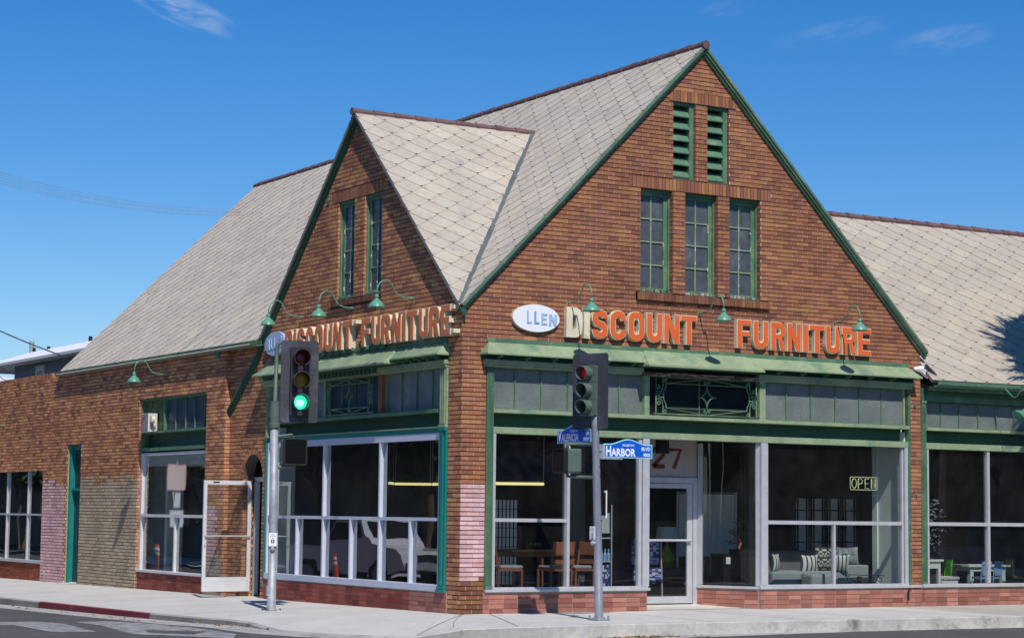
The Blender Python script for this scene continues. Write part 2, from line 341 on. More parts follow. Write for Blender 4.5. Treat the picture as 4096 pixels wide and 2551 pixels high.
def bricks(mb, F, loops, pal, z0, z1, ch=.0792, L=.25, jt=.015, hj=.014, proud=.020, off=0.0, stack=False, jitter=.0016, mort=MORT, strip=True, odd=0):
    n0 = int(math.floor(z0/ch)); n1 = int(math.ceil(z1/ch))
    for r in range(n0, n1):
        a, b = r*ch+jt/2, (r+1)*ch-jt/2
        zm = (a+b)/2
        if zm < z0-ch*.4 or zm > z1+ch*.4: continue
        for (x0, x1) in inside_iv(loops, zm):
            if x1-x0 < .02: continue
            if strip:
                e_ = proud-.008; mb.face((F(x0, a, e_), F(x1, a, e_), F(x1, b, e_), F(x0, b, e_)), 0, mort)
            sh = off+(0 if stack else (L/2 if (r+odd) % 2 else 0))
            k = math.floor((x0-sh)/L)
            while True:
                u0 = max(x0, sh+k*L+hj/2); u1 = min(x1, sh+(k+1)*L-hj/2); k += 1
                if u0 >= x1-.001: break
                if u1-u0 < .02: continue
                c = pal((u0+u1)/2, zm); um = (u0+u1)/2; q = random.uniform(.90, 1.10)*(1+.16*mnoise.noise((um*1.1, zm*.22, 3.1))+.12*mnoise.noise((um*.35, zm*.5, 9.7))); c = (c[0]*q, c[1]*q, c[2]*q)
                d = [proud+random.uniform(-jitter, jitter)*1.0 for _ in range(4)]; bs = random.uniform(-jitter, jitter); d = [t+bs for t in d]
                P = [F(u0, a, d[0]), F(u1, a, d[1]), F(u1, b, d[2]), F(u0, b, d[3])]; Q = [F(u0, a, 0), F(u1, a, 0), F(u1, b, 0), F(u0, b, 0)]
                n = len(mb.v); mb.v += P+Q
                for f in ((0, 1, 2, 3), (0, 4, 5, 1), (1, 5, 6, 2), (2, 6, 7, 3), (3, 7, 4, 0)):
                    mb.f.append(tuple(n+i for i in f)); mb.m.append(0); mb.c.append(c)
def rect(u0, w0, u1, w1): return [(u0, w0), (u1, w0), (u1, w1), (u0, w1)]
FA = lambda u, w, o: (u, -o, w)
FB = lambda u, w, o: (-o, u, w)
FC = lambda u, w, o: (-.12-o, u, w)
ch = lambda p: random.choice(p)
def sh(c, lo, hi):
    q = random.uniform(lo, hi); return (c[0]*q, c[1]*q, c[2]*q)

# ------------------------------------------------------------------ ground
def gz(x, y):
    z = -.2
    if y > 0: z -= .009*min(y, 30)
    return z
gm = MB()
xs = [-400, -120, -60, -30, -18, -12, -8, -5, -2, 2, 6, 12, 20, 40, 80, 160, 500]; ys = [-400, -120, -60, -30, -15, -8, -4, 0, 5, 10, 15, 20, 25, 30, 60, 120, 300, 900]
for i in range(len(xs)-1):
    for j in range(len(ys)-1):
        gm.face([(x, y, gz(x, y)) for x, y in ((xs[i], ys[j]), (xs[i+1], ys[j]), (xs[i+1], ys[j+1]), (xs[i], ys[j+1]))])
props(gm.build('road', M['asphalt']), 'dark grey asphalt of the two crossing streets in the foreground', 'road', kind='structure')

# kerb path (plan x, y, kerb-top z)
KP = [(-4.6, 60, -.5), (-4.35, 30, -.36), (-4.18, 20, -.25), (-4.12, 12, -.165), (-4.0, 8, -.145), (-3.87, 4.4, -.135), (-3.76, 2.6, -.12), (-3.55, 1.7, -.12), (-3.5, 1.0, -.13), (-3.6, .2, -.16), (-3.62, -.6, -.198),
      (-3.35, -1.6, -.200), (-2.9, -2.35, -.200), (-2.45, -2.75, -.19), (-2.1, -3.0, -.12), (-1.75, -3.25, -.05), (-1.1, -3.5, -.02), (-.3, -3.6, -.01), (1, -3.62, 0), (4, -3.65, 0), (7, -3.7, 0), (12, -3.8, 0), (30, -4.1, 0)]
WP = [(.2, 60), (.2, 30), (.2, 20), (.2, 12), (.2, 8), (.2, 4.4), (.2, 2.6), (.2, 1.9), (.2, 1.3), (.2, .8), (.2, .5), (.2, .3), (.2, .2), (.25, .2), (.3, .2), (.4, .2), (.6, .2), (.9, .2), (1.4, .2), (4, .2), (7, .2), (12, .2), (30, .2)]
def lerp(a, b, t): return a+(b-a)*t
def sample(P, s):
    i = min(int(s), len(P)-2); t = s-i
    return tuple(lerp(P[i][k], P[i+1][k], t) for k in range(len(P[0])))
sm = MB(); SUB = 4; NT = 10
grid = []
for q in range((len(KP)-1)*SUB+1):
    s_ = q/SUB; kx, ky, kz = sample(KP, s_); wx, wy = sample(WP, s_)
    wz = -.0075*max(wy, 0)+.002
    row = []
    for t in range(NT+1):
        tt = t/NT*.97
        z = lerp(wz, kz if kz > -.15 else kz, tt**1.6)
        row.append((lerp(wx, kx, tt), lerp(wy, ky, tt), z))
    grid.append(row)
for a, b in zip(grid[:-1], grid[1:]):
    for t in range(NT):
        cx = (a[t][0]+b[t][0])/2; c = (1, 1, 1)
        if cx > 9.2: c = (.80, .77, .72)
        sm.face((a[t], b[t], b[t+1], a[t+1]), 0, c)
# scored joints in the pavement
def joint(p0, p1, w=.014):
    p0, p1 = Vector(p0), Vector(p1); d = (p1-p0).to_2d().normalized(); n = Vector((-d.y, d.x, 0))*w/2
    for i in range(8):
        a = p0.lerp(p1, i/8); b = p0.lerp(p1, (i+1)/8)
        sm.face((a-n, b-n, b+n, a+n), 1)
def pz(q, tt):
    kx, ky, kz = sample(KP, q); wx, wy = sample(WP, q); wz = -.0075*max(wy, 0)+.002
    return (lerp(wx, kx, tt), lerp(wy, ky, tt), lerp(wz, kz, tt**1.6)+.004)
for q in (3.0, 3.6, 4.5, 5.4, 13.2, 16.2, 18.6, 19.25, 19.8, 20.3, 20.7, 21.1):
    for i in range(8):
        a, b = Vector(pz(q, .06+.9*i/8)), Vector(pz(q, .06+.9*(i+1)/8)); d = (b-a).normalized(); n = Vector((-d.y, d.x, 0))*.010
        sm.face((a-n, b-n, b+n, a+n), 1)
for i in range(120):
    q = random.uniform(3, 21.6); tt = random.uniform(.08, .95); x, y, z = pz(q, tt); r_ = random.choice((.008, .012, .016, .022)); a0 = random.random()
    sm.face([(x+r_*random.uniform(.7, 1.2)*math.cos(a0+k*1.047), y+r_*random.uniform(.7, 1.2)*math.sin(a0+k*1.047), z) for k in range(6)], 2)
for (q, t0, q2, t1) in ((13.6, .15, 14.4, .8), (19.3, .1, 19.5, .9), (5.6, .2, 6.1, .85), (17.2, .3, 18.2, .5)):
    P_ = [Vector(pz(q+(q2-q)*k/14+random.uniform(-.03, .03), t0+(t1-t0)*k/14)) for k in range(15)]
    for a, b in zip(P_[:-1], P_[1:]):
        d = (b-a).normalized(); n = Vector((-d.y, d.x, 0))*.006; sm.face((a-n, b-n, b+n, a+n), 1)
pv = sm.build('pavement', [M['concrete'], M['underlay'], mat('old_gum', (.30, .295, .28), .9)], smooth=False)
props(pv, 'pale concrete pavement round the brick corner shop with a dropped kerb ramp', 'pavement', kind='structure')

km = MB()
GREY = (.34, .33, .31); PALE = (.46, .45, .42)
rows = []
for q in range((len(KP)-1)*SUB+1):
    s_ = q/SUB; kx, ky, kz = sample(KP, s_); k0 = sample(KP, max(s_-.1, 0)); k1 = sample(KP, min(s_+.1, len(KP)-1))
    d = Vector((k1[0]-k0[0], k1[1]-k0[1])).normalized(); n = Vector((d.y, -d.x))   # towards the street
    if n.dot(Vector((-1, -1))) < 0: n = -n
    gzz = gz(kx, ky)+.004; top = max(kz, gzz+.012)
    def P(o, z): return (kx+n.x*o, ky+n.y*o, z)
    pan = .62 if kx < 1.5 else max(.12, .62-.12*(kx-1.5))
    rows.append((P(-.16, top+.004), P(-.02, top+.004), P(0, top-.012), P(.015, gzz+.006), P(pan, gzz+.0), s_, kx, ky, P(.015, gzz-.3)))
for a, b in zip(rows[:-1], rows[1:]):
    red = 4.4 < a[7] < 10.4 and a[6] < -3
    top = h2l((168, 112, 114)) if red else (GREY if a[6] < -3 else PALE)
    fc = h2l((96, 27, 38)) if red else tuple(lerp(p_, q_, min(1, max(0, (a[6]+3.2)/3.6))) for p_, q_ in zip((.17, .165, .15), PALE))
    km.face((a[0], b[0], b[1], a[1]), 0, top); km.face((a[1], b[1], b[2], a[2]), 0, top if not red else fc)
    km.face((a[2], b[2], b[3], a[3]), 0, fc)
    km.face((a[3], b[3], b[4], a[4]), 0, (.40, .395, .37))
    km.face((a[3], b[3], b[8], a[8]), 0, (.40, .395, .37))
kb = km.build('kerb', M['kerb'])
props(kb, 'concrete kerb and gutter curving round the street corner, painted red along one stretch', 'kerb', kind='structure')
for q in (15.6, 17.6, 18.3, 20.0, 20.62, 21.0):
    pass
# worn painted lines on the road
def flatpoly(name, pts, label, z=.006):
    m = MB(); m.face([(x, y, gz(x, y)+z) for x, y in pts]); return props(m.build(name, M['roadpaint']), label, 'road marking', kind='structure')
flatpoly('road_marking', [(-9.2, 5.2), (-6.6, 4.3), (-6.0, 4.25), (-5.85, 3.2), (-6.3, .4), (-6.95, .6), (-6.75, 3.1), (-9.4, 4.4)], 'worn white stripe at the lower left corner of the road')
flatpoly('road_marking', [(-5.47, 3.9), (-4.85, 3.9), (-4.55, 3.2), (-4.4, 1.0), (-4.5, -.9), (-5.0, -1.9), (-6.0, -.4), (-5.5, 2.4)], 'worn white crosswalk stripe beside the kerb corner')

# ------------------------------------------------------------------ the furniture shop building
bld = thing('shop_building', 'brick furniture shop with steep gables, pale shingle roofs and green trimmed shopfronts', 'building', (0, 0, 0))
# --- front wall A
SOLA1 = rect(4.338, 9.38, 5.872, 9.60); SOLA2 = rect(3.435, 7.69, 6.712, 7.91)
WINA = [(3.696, 4.426), (4.697, 5.452), (5.721, 6.459)]; WZ0, WZ1 = 5.786, 7.69
VENT = [(4.418, 4.932), (5.203, 5.715)]; VZ0, VZ1 = 7.945, 9.38
outA = [(0, -.4), (.46, -.4), (.46, 4.62), (10.19, 4.62), (10.19, -.4), (10.455, -.4), (10.455, 5.02), (5.07, 10.40), (0, 5.33)]
holesA = [rect(a, WZ0, b, WZ1) for a, b in WINA]+[rect(a, VZ0, b, VZ1) for a, b in VENT]
SILLA = rect(3.595, 5.62, 6.649, 5.76)
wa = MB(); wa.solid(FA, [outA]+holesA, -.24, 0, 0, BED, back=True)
def palA(u, z):
    if u < .6 and .60+random.uniform(-.03, .05) < z < 2.23+random.uniform(-.04, .02): return ch(PINK)
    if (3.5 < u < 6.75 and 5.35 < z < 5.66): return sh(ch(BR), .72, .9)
    if z < .62 and u < .6: return tuple(c*.62 for c in ch(BR))
    return ch(BR) if z > 4.95 or random.random() > .3 else tuple(c*1.12 for c in ch(BR))
outA2 = [(-.02, -.4)]+outA[1:-1]+[(-.02, 5.31)]
bricks(wa, FA, [outA2]+holesA+[SOLA1, SOLA2, SILLA], palA, -.08, 10.4, off=-.02)
sold = lambda u, z: tuple(c*.92 for c in ch(BR))
def soldier(mb, F, u0, w0, u1, w1, pr=.016):
    n = max(1, round((u1-u0)/.082)); L = (u1-u0)/n
    for i in range(n):
        c = sh(ch(BR), .75, 1.1); mb.fbox(F, u0+i*L+.006, u0+(i+1)*L-.006, w0+.006, w1-.004, -.01, pr+random.uniform(-.002, .002), 0, c)
soldier(wa, FA, 4.338, 9.38, 5.872, 9.60); soldier(wa, FA, 3.435, 7.69, 6.712, 7.91)
# brick returns in the openings and corner
def returns(mb, F, u, w0, w1, depth, sgn, pal, ch_=.0792):
    G = lambda a, b, o: F(u+sgn*o*.35, b, -a)
    bricks(mb, G, [rect(.0, w0, depth, w1)], pal, w0, w1, L=.25, off=.1, proud=.008, jitter=.0008)
for a, b in WINA+VENT:
    z0, z1 = (WZ0, WZ1) if (a, b) in WINA else (VZ0, VZ1)
    returns(wa, FA, b, z0, z1, .12, -1, palA)
front = wa.build('front_brick_wall', M['masonry'], bld)
sl = MB()
n = 36; L = (6.649-3.595)/n
for i in range(n): sl.fbox(FA, 3.595+i*L+.005, 3.595+(i+1)*L-.005, 5.625, 5.755, -.05, .075+random.uniform(-.004, .004), 0, sh(ch(BR), .5, .75))
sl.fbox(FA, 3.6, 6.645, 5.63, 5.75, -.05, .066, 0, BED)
sl.build('brick_sill', M['masonry'], bld)

# --- side wall B (small gable) and the longer wall beyond
ARCH = [(8.20, -.4), (8.20, 2.38)]+[(8.70-.50*math.cos(t*math.pi/12), 2.38+.50*math.sin(t*math.pi/12)) for t in range(1, 12)]+[(9.20, 2.38), (9.20, -.4)]
outB = [(0, -.4), (.45, -.4), (.45, 4.62), (8.0, 4.62), (8.0, -.4)]+ARCH+[(9.95, -.4), (9.95, 5.14), (8.36, 5.14), (4.1, 9.27), (0, 5.30)]
WINB = [(4.205, 4.915), (3.075, 3.79)]
holesB = [rect(a, WZ0, b, WZ1) for a, b in WINB]
SOLB = rect(3.03, 7.69, 5.24, 7.91); SILLB = rect(3.08, 5.66, 5.2, 5.76)
ARCHR = [(8.70-.64*math.cos(t*math.pi/14), 2.38+.64*math.sin(t*math.pi/14)) for t in range(15)]
ARCHI = [(8.70+.50*math.cos(t*math.pi/14), 2.38+.50*math.sin(t*math.pi/14)) for t in range(15)]
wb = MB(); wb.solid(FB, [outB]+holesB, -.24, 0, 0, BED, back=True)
def palB(u, z):
    return ch(BRB)
bricks(wb, FB, [outB]+holesB+[SOLB, SILLB, ARCHR+ARCHI], palB, -.08, 9.3, off=.0, odd=1, mort=(.40, .32, .27))  # mortar darkened on the side walls to offset raking sun
soldier(wb, FB, 3.03, 7.69, 5.24, 7.91)
for t in range(15):
    a0 = math.pi*t/15+.02; a1 = math.pi*(t+1)/15-.02; c = sh(ch(BRB), .8, 1.1)
    P = [(8.70-r*math.cos(a), 2.38+r*math.sin(a)) for r, a in ((.505, a0), (.505, a1), (.635, a1), (.635, a0))]
    wb.solid(FB, [P], -.01, .016, 0, c)
for a, b in WINB: returns(wb, FB, b, WZ0, WZ1, .12, -1, palB)
returns(wb, FB, 9.2, -.05, 2.38, .24, -1, palB)
wb.build('side_brick_wall', M['masonry'], bld)
sb = MB(); n = 25; L = (5.2-3.08)/n
for i in range(n): sb.fbox(FB, 3.08+i*L+.005, 3.08+(i+1)*L-.005, 5.665, 5.755, -.05, .07+random.uniform(-.004, .004), 0, sh(ch(BR), .5, .75))
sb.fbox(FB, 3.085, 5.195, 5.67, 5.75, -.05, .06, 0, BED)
sb.build('brick_sill', M['masonry'], bld)

TOP2 = 5.11
outC = [(9.95, -.5), (10.95, -.5), (10.95, 4.30), (14.97, 4.30), (14.97, -.5), (18.90, -.5), (18.90, 3.31), (19.95, 3.31), (19.95, -.5), (21.80, -.5), (21.80, 2.72), (28.4, 2.72), (28.4, -.5), (31, -.5), (31, 5.11), (21.3, 5.11), (21.3, TOP2), (9.95, TOP2)]
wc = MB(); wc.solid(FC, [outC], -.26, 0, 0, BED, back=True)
def palC(u, z):
    rz = random.uniform(-.05, .05)
    if 2.3 < z < 2.47 and 15 < u < 21.8 and random.random() < .35: return sh(ch(BRB), .9, 1.1)
    if 20.03+rz*.6 < u < 21.8 and z < 2.42+rz: return ch(PINK)
    if 14.95 < u < 18.92 and z < 2.47+rz: return sh(ch(TAUPE), .9, 1.05)
    if 9.9 < u < 10.96 and z < 1.85: return ch(PINK) if u > 10.25 and z > .75 else (ch(TAUPE) if z <= .75 else ch(BRB))
    return sh(ch(BRB), 1.05, 1.2) if random.random() < .85 else sh(ch(BRB), .7, .85)  # bricks brightened further for the long wall in grazing sun
bricks(wc, FC, [outC], palC, -.25, TOP2, off=.1, mort=(.38, .30, .25))
# the forward face at the end of that wall, catching the sun
G = lambda a, b, o: (-.12+a, 9.95-o, b)
bricks(wc, G, [rect(-.015, -.2, .12, TOP2)], lambda u, z: tuple(k*.95 for k in ch(BRB)), -.2, TOP2, L=.25, off=-.1, proud=.012)
for (yy, z0, z1, d) in ((14.97, -.1, 4.3, .26), (19.95, -.2, 3.31, .26)):
    H = lambda a, b, o, yy=yy: (-.12+a, yy-o, b)
    bricks(wc, H, [rect(0, z0, d, z1)], lambda u, z: ch(BRB), z0, z1, off=.07, proud=.010, jitter=.001)
wc.build('long_side_wall', M['masonry'], bld)
# coping of upright bricks on the far parapet
cp = MB(); n = 110; L = 9.5/n
for i in range(n): cp.fbox(FC, 21.32+i*L+.005, 21.32+(i+1)*L-.005, 5.11, 5.235+random.uniform(-.003, .003), -.26, .02, 0, sh(ch(BRB), .7, 1.0))
cp.build('parapet_coping', M['masonry'], bld)

# --- plinths under the shop windows
def plinth(name, F, u0, u1, w0, w1, out, pal, L=.285, chh=.083, off=0):
    m = MB(); m.fbox(F, u0, u1, w0-.3, w1, -.15, out-.012, 0, (.40, .34, .29))
    Fo = lambda u, w, o: F(u, w, o+out-.012)
    bricks(m, Fo, [rect(u0, w0-.05, u1, w1-.005)], lambda u, z: sh(ch(pal), .66, .92), w0-.05, w1, ch=chh, L=L, stack=True, off=off, hj=.012, jt=.010, proud=.012, mort=(.46, .42, .36), strip=True)
    return m.build(name, M['masonry'], bld)
plinth('window_plinth', FA, .44, 3.87, 0, .36, .03, RED)
# reveal end of the plinth at the corner pier
plinth('window_plinth', FA, 6.45, 10.45, 0, .36, .03, RED)
plinth('window_plinth', FA, 10.45, 24, 0, .36, .025, RED)
plinth('window_plinth', FB, .415, 1.75, 0, .36, .04, RED)
plinth('window_plinth', FB, 1.75, 7.97, -.05, .35, .04, REDB)
plinth('window_plinth', FC, 10.95, 14.97, -.1, .30, -.03, [tuple(k*1.0 for k in c) for c in REDB])
plinth('window_plinth', FC, 21.80, 28.4, -.2, .30, -.03, [h2l((150, 80, 58)), h2l((160, 88, 64))])
# angled plinth in the entrance: from (6.45,0) back to (5.86,1.12)
EA, EB = Vector((6.45, .03)), Vector((5.86, 1.15)); ed = (EB-EA).normalized(); en = Vector((-ed.y, ed.x)) if Vector((-ed.y, ed.x)).x < 0 else Vector((ed.y, -ed.x)); EL = (EB-EA).length
FE = lambda u, w, o: (EA.x+ed.x*u+en.x*o, EA.y+ed.y*u+en.y*o, w)
plinth('window_plinth', FE, 0, EL, .0, .36, .02, RED)
# left return of the entrance
LA, LB = Vector((3.84, .03)), Vector((4.50, 1.15)); ld = (LB-LA).normalized(); ln = Vector((ld.y, -ld.x)); LL = (LB-LA).length
FL = lambda u, w, o: (LA.x+ld.x*u+ln.x*o, LA.y+ld.y*u+ln.y*o, w)
plinth('window_plinth', FL, 0, LL, .0, .36, .02, RED)

# ------------------------------------------------------------------ shopfront windows
def bars(mb, F, lst, mat_=0):
    for (u0, u1, w0, w1, o0, o1) in lst: mb.fbox(F, u0, u1, w0, w1, o0, o1, mat_)
def each(name, F, lst, mt, parent, bevel=0):
    for q in lst:
        m = MB(); bars(m, F, [q]); m.build(name, mt, parent, bevel=bevel)
def shopwin(name, F, u0, u1, w0, w1, mats, frame, sill=None, glo=-.06, g='glass'):
    m = MB(); bars(m, F, frame); w = m.build(name, mats, bld)
    gm_ = MB(); gm_.face((F(u0, w0, glo), F(u1, w0, glo), F(u1, w1, glo), F(u0, w1, glo))); gm_.build('pane', M[g], w)
    if sill:
        s = MB(); bars(s, F, sill); s.build('sill', mats, w, bevel=.006)
    return w
WT = 3.095
shopwin('display_window', FA, .67, 3.76, .44, WT, M['alu'], [(.625, .675, .44, WT, -.09, .02), (2.15, 2.21, .44, WT, -.09, .02), (.675, 2.15, 1.575, 1.635, -.09, .0), (3.70, 3.762, .44, WT, -.09, .0)],
        [(.47, 3.92, .365, .415, -.10, .07), (.47, 3.90, .415, .445, -.10, .03)])
shopwin('display_window', FA, 6.63, 10.04, .44, WT, M['alu'], [(6.62, 6.655, .44, WT, -.09, .0), (6.655, 9.99, 1.575, 1.645, -.09, .0), (8.255, 8.30, .44, 1.575, -.09, -.01), (9.99, 10.03, .44, WT, -.09, -.02)],
        [(6.44, 10.44, .365, .415, -.10, .065), (6.44, 10.2, .415, .445, -.10, .03)])
each('window_post', FA, [(3.775, 3.915, .446, WT, -.08, .035), (6.47, 6.618, .446, WT, -.08, .035), (10.045, 10.12, .446, WT, -.05, .02)], M['alu'], bld, .004)
shopwin('entrance_window', FE, .06, EL-.02, .42, WT, M['alu'], [(EL-.09, EL-.01, .42, WT, -.05, .02), (.0, .06, .42, WT, -.05, .0)], [(0, EL, .363, .41, -.05, .05)], glo=-.02)
shopwin('entrance_window', FL, .06, LL-.02, .42, WT, M['alu'], [(LL-.09, LL-.01, .42, WT, -.05, .02), (.0, .06, .42, WT, -.05, .0)], [(0, LL, .363, .41, -.05, .05)], glo=-.02)
# wing windows
shopwin('display_window', FA, 10.66, 20, .44, WT-.01, M['alu'], [(10.625, 10.665, .44, WT, -.09, .02)]+[(a, a+.06, .44, WT-.01, -.09, .0) for a in (12.262, 13.95, 15.6, 17.3, 19.0)]+[(10.665, 20, 1.575, 1.645, -.09, .004)],
        [(10.46, 20, .365, .43, -.10, .065)])
# B window
mul = [(y, y+.05) for y in (1.80, 2.985, 4.16, 5.34, 6.53)]
fr = [(.73, .775, .47, 3.113, -.10, .02), (7.93, 7.97, .47, 3.113, -.10, .02), (.775, 7.93, 2.995, 3.113, -.10, .018), (.775, 7.93, 1.572, 1.632, -.10, .012)]
for i, (a, b) in enumerate(mul):
    fr.append((a, b, .47, 1.572, -.13, .02))
    if i in (1, 3): fr.append((a, b, 1.632, 2.995, -.13, .02))
shopwin('display_window', FB, .77, 7.94, .47, 2.99, M['blueframe'], fr, [(.735, 7.98, .352, .47, -.12, .05)], glo=-.055)
# W3 window in the long wall
FR = lambda u, w, o: (-.12-o, u, w)
shopwin('display_window', FR, 10.98, 14.86, .34, 3.02, M['white'], [(14.86, 14.95, .34, 3.02, -.16, -.05), (10.955, 11.0, .34, 3.02, -.16, -.05), (11.0, 14.86, 2.96, 3.02, -.16, -.06), (11.0, 14.86, 1.55, 1.615, -.16, -.04), (12.80, 12.86, .34, 1.55, -.16, -.06)],
        [(10.955, 14.97, .285, .34, -.16, .01)], glo=-.12)
shopwin('display_window', FR, 21.82, 28.4, .36, 2.70, M['alu'], [(21.81, 21.85, .36, 2.70, -.16, -.07)]+[(a, a+.05, .36, 2.70, -.16, -.07) for a in (23.25, 25.05, 26.8)]+[(21.85, 28.38, 1.53, 1.58, -.16, -.075)],
        [(21.81, 28.4, .285, .36, -.16, .01)], glo=-.12)

# ------------------------------------------------------------------ transoms, beams, pilasters, cornices
def transom(F, u0, u1, w0, w1, xs_, name='transom_window', m1='green', pane='dusty', o=-.06, bw=.016):
    m = MB()
    bars(m, F, [(x-bw/2, x+bw/2, w0, w1, o, o+.03) for x in xs_]+[(u0, u1, w0, w0+.02, o, o+.025), (u0, u1, w1-.02, w1, o, o+.025)])
    w = m.build(name, M[m1], bld)
    g = MB(); g.fbox(F, u0, u1, w0, w1, o-.012, o+.002); g.build('pane', M[pane], w)
    return w
transom(FA, .62, 3.80, 3.523, 4.245, [1.077, 1.626, 2.177, 2.725, 3.278])
transom(FA, 6.57, 10.03, 3.523, 4.245, [7.121, 7.713, 8.321, 8.921, 9.491])
transom(FA, 3.905, 6.43, 3.523, 4.245, [5.1], pane='dustyd', o=-.10)
transom(FA, 10.60, 20, 3.51, 4.013, [11.04, 11.541, 12.046, 12.547, 13.045]+[13.55+.5*i for i in range(12)])
transom(FB, .765, 2.98, 3.53, 4.25, [1.134, 1.726, 2.285, 2.835])
transom(FB, 3.14, 5.3, 3.53, 4.25, [3.67, 4.22, 4.77], pane='dustyb', o=-.08)
transom(FB, 5.42, 7.94, 3.53, 4.25, [5.9, 6.45, 7.0, 7.5])
transom(FR, 10.96, 13.6, 3.515, 4.24, [11.35, 11.91, 12.44, 13.03], o=-.13, pane='dustyb')
tb = MB(); tb.fbox(FR, 13.66, 14.93, 3.515, 4.24, -.15, -.11); tb.build('transom_board', mat('mossy_board', (.10, .15, .06), .8, var=.3, vscale=6, stain=(.02, .03, .02), stain_sc=5, stain_lo=.5), bld)
tp = MB()
bars(tp, FR, [(13.6, 13.66, 3.515, 4.24, -.15, -.06), (14.90, 14.965, 3.0, 4.29, -.2, -.03), (10.955, 14.9, 4.24, 4.29, -.2, -.03), (10.955, 14.9, 3.47, 3.515, -.26, .0), (10.955, 14.9, 3.06, 3.14, -.26, -.04)])
tp.build('window_lintel', M['green'], bld)
lw = MB(); lw.fbox(FR, 10.955, 14.9, 3.14, 3.47, -.26, -.24); lw.build('lintel_web', M['greend'], bld)
# posts between transoms
each('transom_post', FA, [(3.80, 3.905, 3.52, 4.25, -.10, .03), (6.43, 6.57, 3.52, 4.25, -.10, .03), (10.03, 10.06, 3.52, 4.25, -.1, .0)], M['greenl'], bld)
each('transom_post', FB, [(3.10, 3.14, 3.52, 4.25, -.1, .0), (5.3, 5.42, 3.52, 4.25, -.1, .02)], M['greenl'], bld)
each('bare_wood_post', FB, [(2.98, 3.10, 3.52, 4.25, -.1, .015)], M['wood'], bld); each('bare_wood_post', FA, [(10.06, 10.075, 3.52, 4.2, -.1, .002)], M['wood'], bld)
# steel beams over the windows: ledge, recessed web, lower band
def beam(F, u0, u1, zl=(3.46, 3.523), zb=(3.10, 3.215), mats=('greenl', 'greend', 'greenl'), o=.035):
    m = MB(); m.fbox(F, u0, u1, zl[0], zl[1], -.27, o+.03, 0); m.fbox(F, u0, u1, zb[1], zl[0], -.27, -.20, 1); m.fbox(F, u0, u1, zb[0], zb[1], -.27, o-.01, 2)
    return m.build('steel_beam', [M[k] for k in mats], bld, bevel=.004)
beam(FA, .60, 10.135); beam(FA, 10.60, 20, (3.455, 3.51), (3.09, 3.21)); beam(FB, .76, 7.95, (3.47, 3.53), (3.115, 3.20), ('green', 'greend', 'teal'), .03)
lp_ = MB(); lp_.fbox(FB, .76, 7.95, 3.20, 3.222, -.19, .045); lp_.build('beam_lip', M['greenl'], bld)
# pilasters: fluted
def pilaster(F, u0, u1, w0, w1, out, m, name='pilaster', k=5):
    mb = MB(); mb.fbox(F, u0, u1, w0, w1, -.1, out-.02)
    n = k; s_ = (u1-u0)/(2*n+1)
    for i in range(n): mb.fbox(F, u0+(2*i+1)*s_, u0+(2*i+2)*s_, w0+.06, w1-.05, out-.025, out)
    mb.fbox(F, u0-.004, u1+.004, w0-.001, w0+.05, -.1, out+.003); mb.fbox(F, u0-.004, u1+.004, w1-.045, w1+.001, -.1, out+.008)
    return mb.build(name, M[m], bld)
pilaster(FA, .47, .61, .43, 4.30, .06, 'green'); pilaster(FA, 10.125, 10.185, .43, 4.30, .05, 'green', k=2)
pilaster(FA, 10.47, 10.60, .43, 4.04, .04, 'green', k=4)
pilaster(FB, .47, .705, 3.20, 4.30, .075, 'greenl', k=3); pilaster(FB, .47, .70, .405, 3.19, .07, 'teal', k=1)
pilaster(FB, 7.96, 8.07, 3.20, 4.30, .05, 'greenl', k=1); pilaster(FB, 7.97, 8.06, .2, 3.19, .045, 'teal', k=1)
# bases under teal pilaster
tb = MB(); tb.fbox(FB, .435, .72, .352, .40, -.1, .09); tb.build('pilaster_base', M['teal'], bld)

def cornice(F, u0, u1, bay0, bay1, bayo, up=1):
    # sloping metal hood with hipped ends, a deeper bay in the middle
    o = .30
    m = MB()
    def hood(a, b, o, ends=True, zt=4.69, zb=4.475, dr=.025):
        e = .16 if ends else 0.0
        T = [(a+e, zt, .03), (b-e, zt, .03)]; Bt = [(a, zb, o), (b, zb, o)]
        m.face((F(*T[0]), F(*T[1]), F(*Bt[1]), F(*Bt[0])), 0)
        for (t, b_) in ((T[0], Bt[0]), (T[1], Bt[1])):
            m.face((F(*t), F(b_[0], zb, 0), F(*b_)), 0)
        m.face((F(a, zb, o), F(b, zb, o), F(b, zb-dr, o), F(a, zb-dr, o)), 0)
        for x in (a, b): m.face((F(x, zb, 0), F(x, zb, o), F(x, zb-dr, o), F(x, zb-dr, 0)), 0)
        m.face((F(a, zb-dr, 0), F(b, zb-dr, 0), F(b, zb-dr, o), F(a, zb-dr, o)), 1)
    hood(u0, u1, o)
    hood(bay0, bay1, bayo, True, 4.705, 4.42, .035)
    m.fbox(F, u0+.13, u1-.13, 4.69, 4.755, -.02, .045, 2)
    m.fbox(F, u0+.02, u1-.02, 4.38, 4.451, -.12, .05, 1)
    cn = m.build('cornice', [M['greenl'], M['greend'], M['green']], bld)
    for (ma, mb_) in (((u0+.06, bay0+.12), (bay1+.12, u1-.06)) if F is FA else ((u0+.06, u1-.06),)):
        r = MB(); r.fbox(F, ma+.02, mb_-.02, 4.25, 4.30, -.12, .09); r.fbox(F, ma, mb_, 4.30, 4.375, -.12, .12); r.build('moulding', M['greenl'], cn, bevel=.006)
    x = u0+.3
    while x < u1-.2:
        if not (bay0+.05 < x < bay1-.05):
            b = MB(); b.fbox(F, x, x+.035, 4.38, 4.45, .05, .16); b.fbox(F, x, x+.035, 4.41, 4.45, .155, .25); b.build('bracket', M['green'], cn)
        x += .31 if F is FB else .56
    return cn
ca = cornice(FA, .33, 10.27, 3.60, 6.24, .44)
